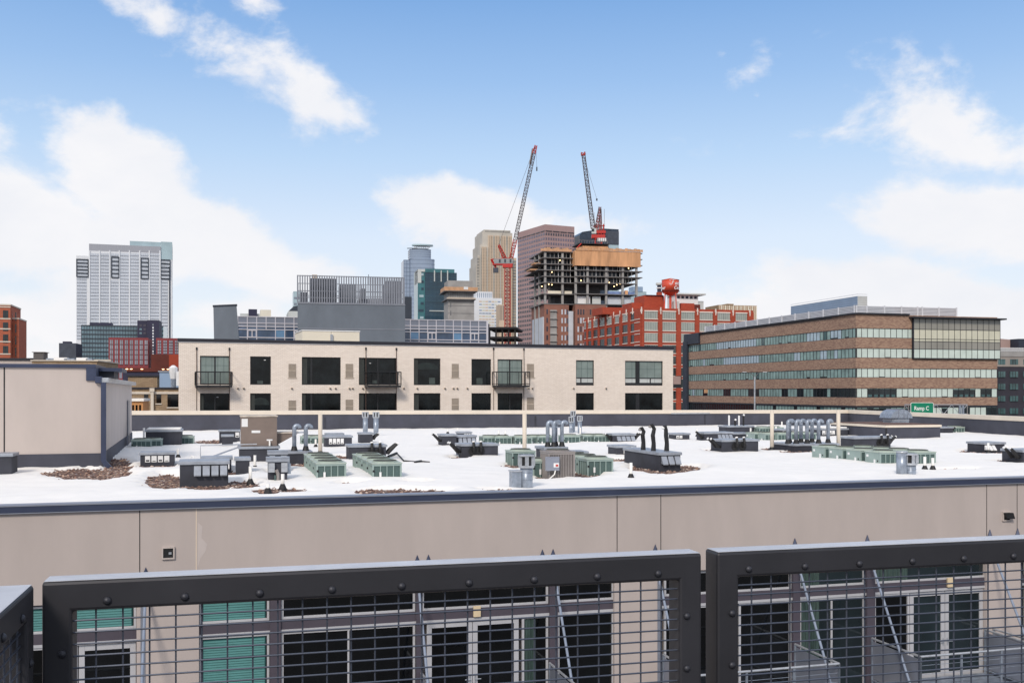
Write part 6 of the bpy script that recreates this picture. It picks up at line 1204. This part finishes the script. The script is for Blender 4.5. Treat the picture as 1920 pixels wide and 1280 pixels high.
# ---- building at right edge
b = B('charcoal_apartment_building', 'charcoal apartment block with taupe upper storey and curved pink roof form at right edge', 'building', 1866, 262, 12); U, Zf = b.U, b.Z; u1 = U(2050)
q = MB(); q.box(0, u1, 0, 20, 0, Zf(687), M['charbr']); b.part('wall', q); q = MB(); q.box(0, u1, -.15, 20, Zf(687), Zf(668), M['taupe']); q.box(0, u1, -.3, 20, Zf(668), Zf(659), M['concrete']); b.part('upper_wall', q)
q = MB(); ua, ub = 0, U(1914); q.ext([(ua, Zf(651)), (ub, Zf(651)), (ub, Zf(634.5)), (ub*.6, Zf(633)), (ua, Zf(633))], 4, 14, M['pinkc']); b.part('curved_roof_form', q); q = MB(); q.box(U(1915), u1, 1, 16, Zf(659), Zf(634), M['navy']); b.part('roof_penthouse', q)
q = MB()
for k in range(34): x = ub*(k+.2)/26; q.box(x, x+.12, -.4, -.3, Zf(659), Zf(652), M['white'])
q.box(0, ub*1.3, -.42, -.28, Zf(652.3), Zf(651.5), M['white']); b.part('terrace_railing', q)
for y0, y1 in ((673, 683), (696, 707), (719, 730), (742, 752), (765, 776)):
    for a, c_ in ((1871, 1884), (1893, 1908), (1918, 1931), (1940, 1955)):
        q = MB(); ua, ub_ = U(a), U(c_); q.box(ua, ub_, -.22, -.0, Zf(y1), Zf(y0), M['gteal']); q.box(ua+(ub_-ua)*.3, ua+(ub_-ua)*.36, -.25, -.22, Zf(y1), Zf(y0), M['frameblk']); q.box(ua+(ub_-ua)*.62, ua+(ub_-ua)*.68, -.25, -.22, Zf(y1), Zf(y0), M['frameblk']); b.part('window', q)
# ---- road sign gantry and street lamp between the roof and the office
Ys = 118; r = thing('sign_gantry', 'galvanised lattice gantry post and arm carrying the green road sign', 'gantry', (X(1698, Ys), Ys, 0), 0); L0 = X(1816, Ys)-X(1698, Ys); zt_, zb_ = Zp(758.5, Ys), Zp(776, Ys)
q = MB(); q.bar((0, .3, zt_), (L0, .3, zt_), .05, M['galvL']); q.bar((0, .3, zb_), (L0, .3, zb_), .05, M['galvL']); n = 8
for k in range(n): x = L0*k/n; q.bar((x, .3, zb_ if k % 2 else zt_), (x+L0/n, .3, zt_ if k % 2 else zb_), .035, M['galvL'])
for x in (0, .45, L0): q.bar((x, .3, zb_), (x, .3, zt_), .05, M['greyac'])
q.build('truss', r); q = MB(); x = L0*.93; q.cyl(x-.35, .3, 0, zt_-.1, .14, M['galv'], 10); q.cyl(x, .3, 0, zt_-.1, .14, M['galv'], 10); q.build('post', r)
ys_ = Ys-.4; sx = X(1707.5, ys_); sw = X(1750.5, ys_)-sx; z1, z0 = Zp(754.3, ys_), Zp(781, ys_)
s = thing('road_sign', 'green road sign reading Ramp C with white border behind the far parapet', 'road sign', (sx, ys_, 0), 0)
def rrect(x0, x1, z0, z1, rd, n=5):
    P = []
    for cx_, cz_, t0 in ((x1-rd, z1-rd, 0), (x0+rd, z1-rd, 90), (x0+rd, z0+rd, 180), (x1-rd, z0+rd, 270)):
        for k in range(n+1): t = R(t0+90*k/n); P.append((cx_+rd*math.cos(t), cz_+rd*math.sin(t)))
    return P
q = MB(); q.ext(rrect(0, sw, z0, z1, .18), 0, .05, M['whitep']); q.build('border', s); q = MB(); q.ext(rrect(.05, sw-.05, z0+.05, z1-.05, .14), -.01, -.002, M['signg']); q.build('face', s)
text_obj('Ramp C', .66, M['whitep'], s, lambda x, y: Vector((.40+x*.80, -.015, Zp(768.6, ys_)+y)), bold=.012)
Yl = 125; r = thing('street_lamp', 'tall twin arm white street lamp in front of the brown brick office', 'street lamp', (X(1415, Yl), Yl, 0), 0)
q = MB(); q.tube([(0, 0, 0), (0, 0, Zp(706, Yl))], [.14, .09], M['galvL'], 10); q.build('pole', r)
q = MB()
for s_ in (-1, 1): q.tube([(0, 0, Zp(708, Yl)), (s_*.25, 0, Zp(703, Yl)), (s_*.45, 0, Zp(699, Yl)), (s_*.62, 0, Zp(698, Yl)), (s_*1.1, 0, Zp(697.3, Yl))], .035, M['greyacD'], 6)
q.build('arms', r)
for s_ in (-1, 1): q = MB(); q.box(min(s_*1.02, s_*1.52), max(s_*1.02, s_*1.52), -.16, .16, Zp(697.8, Yl), Zp(696.6, Yl), M['lampglass']); q.build('lamp_head', r, bevel=.02)
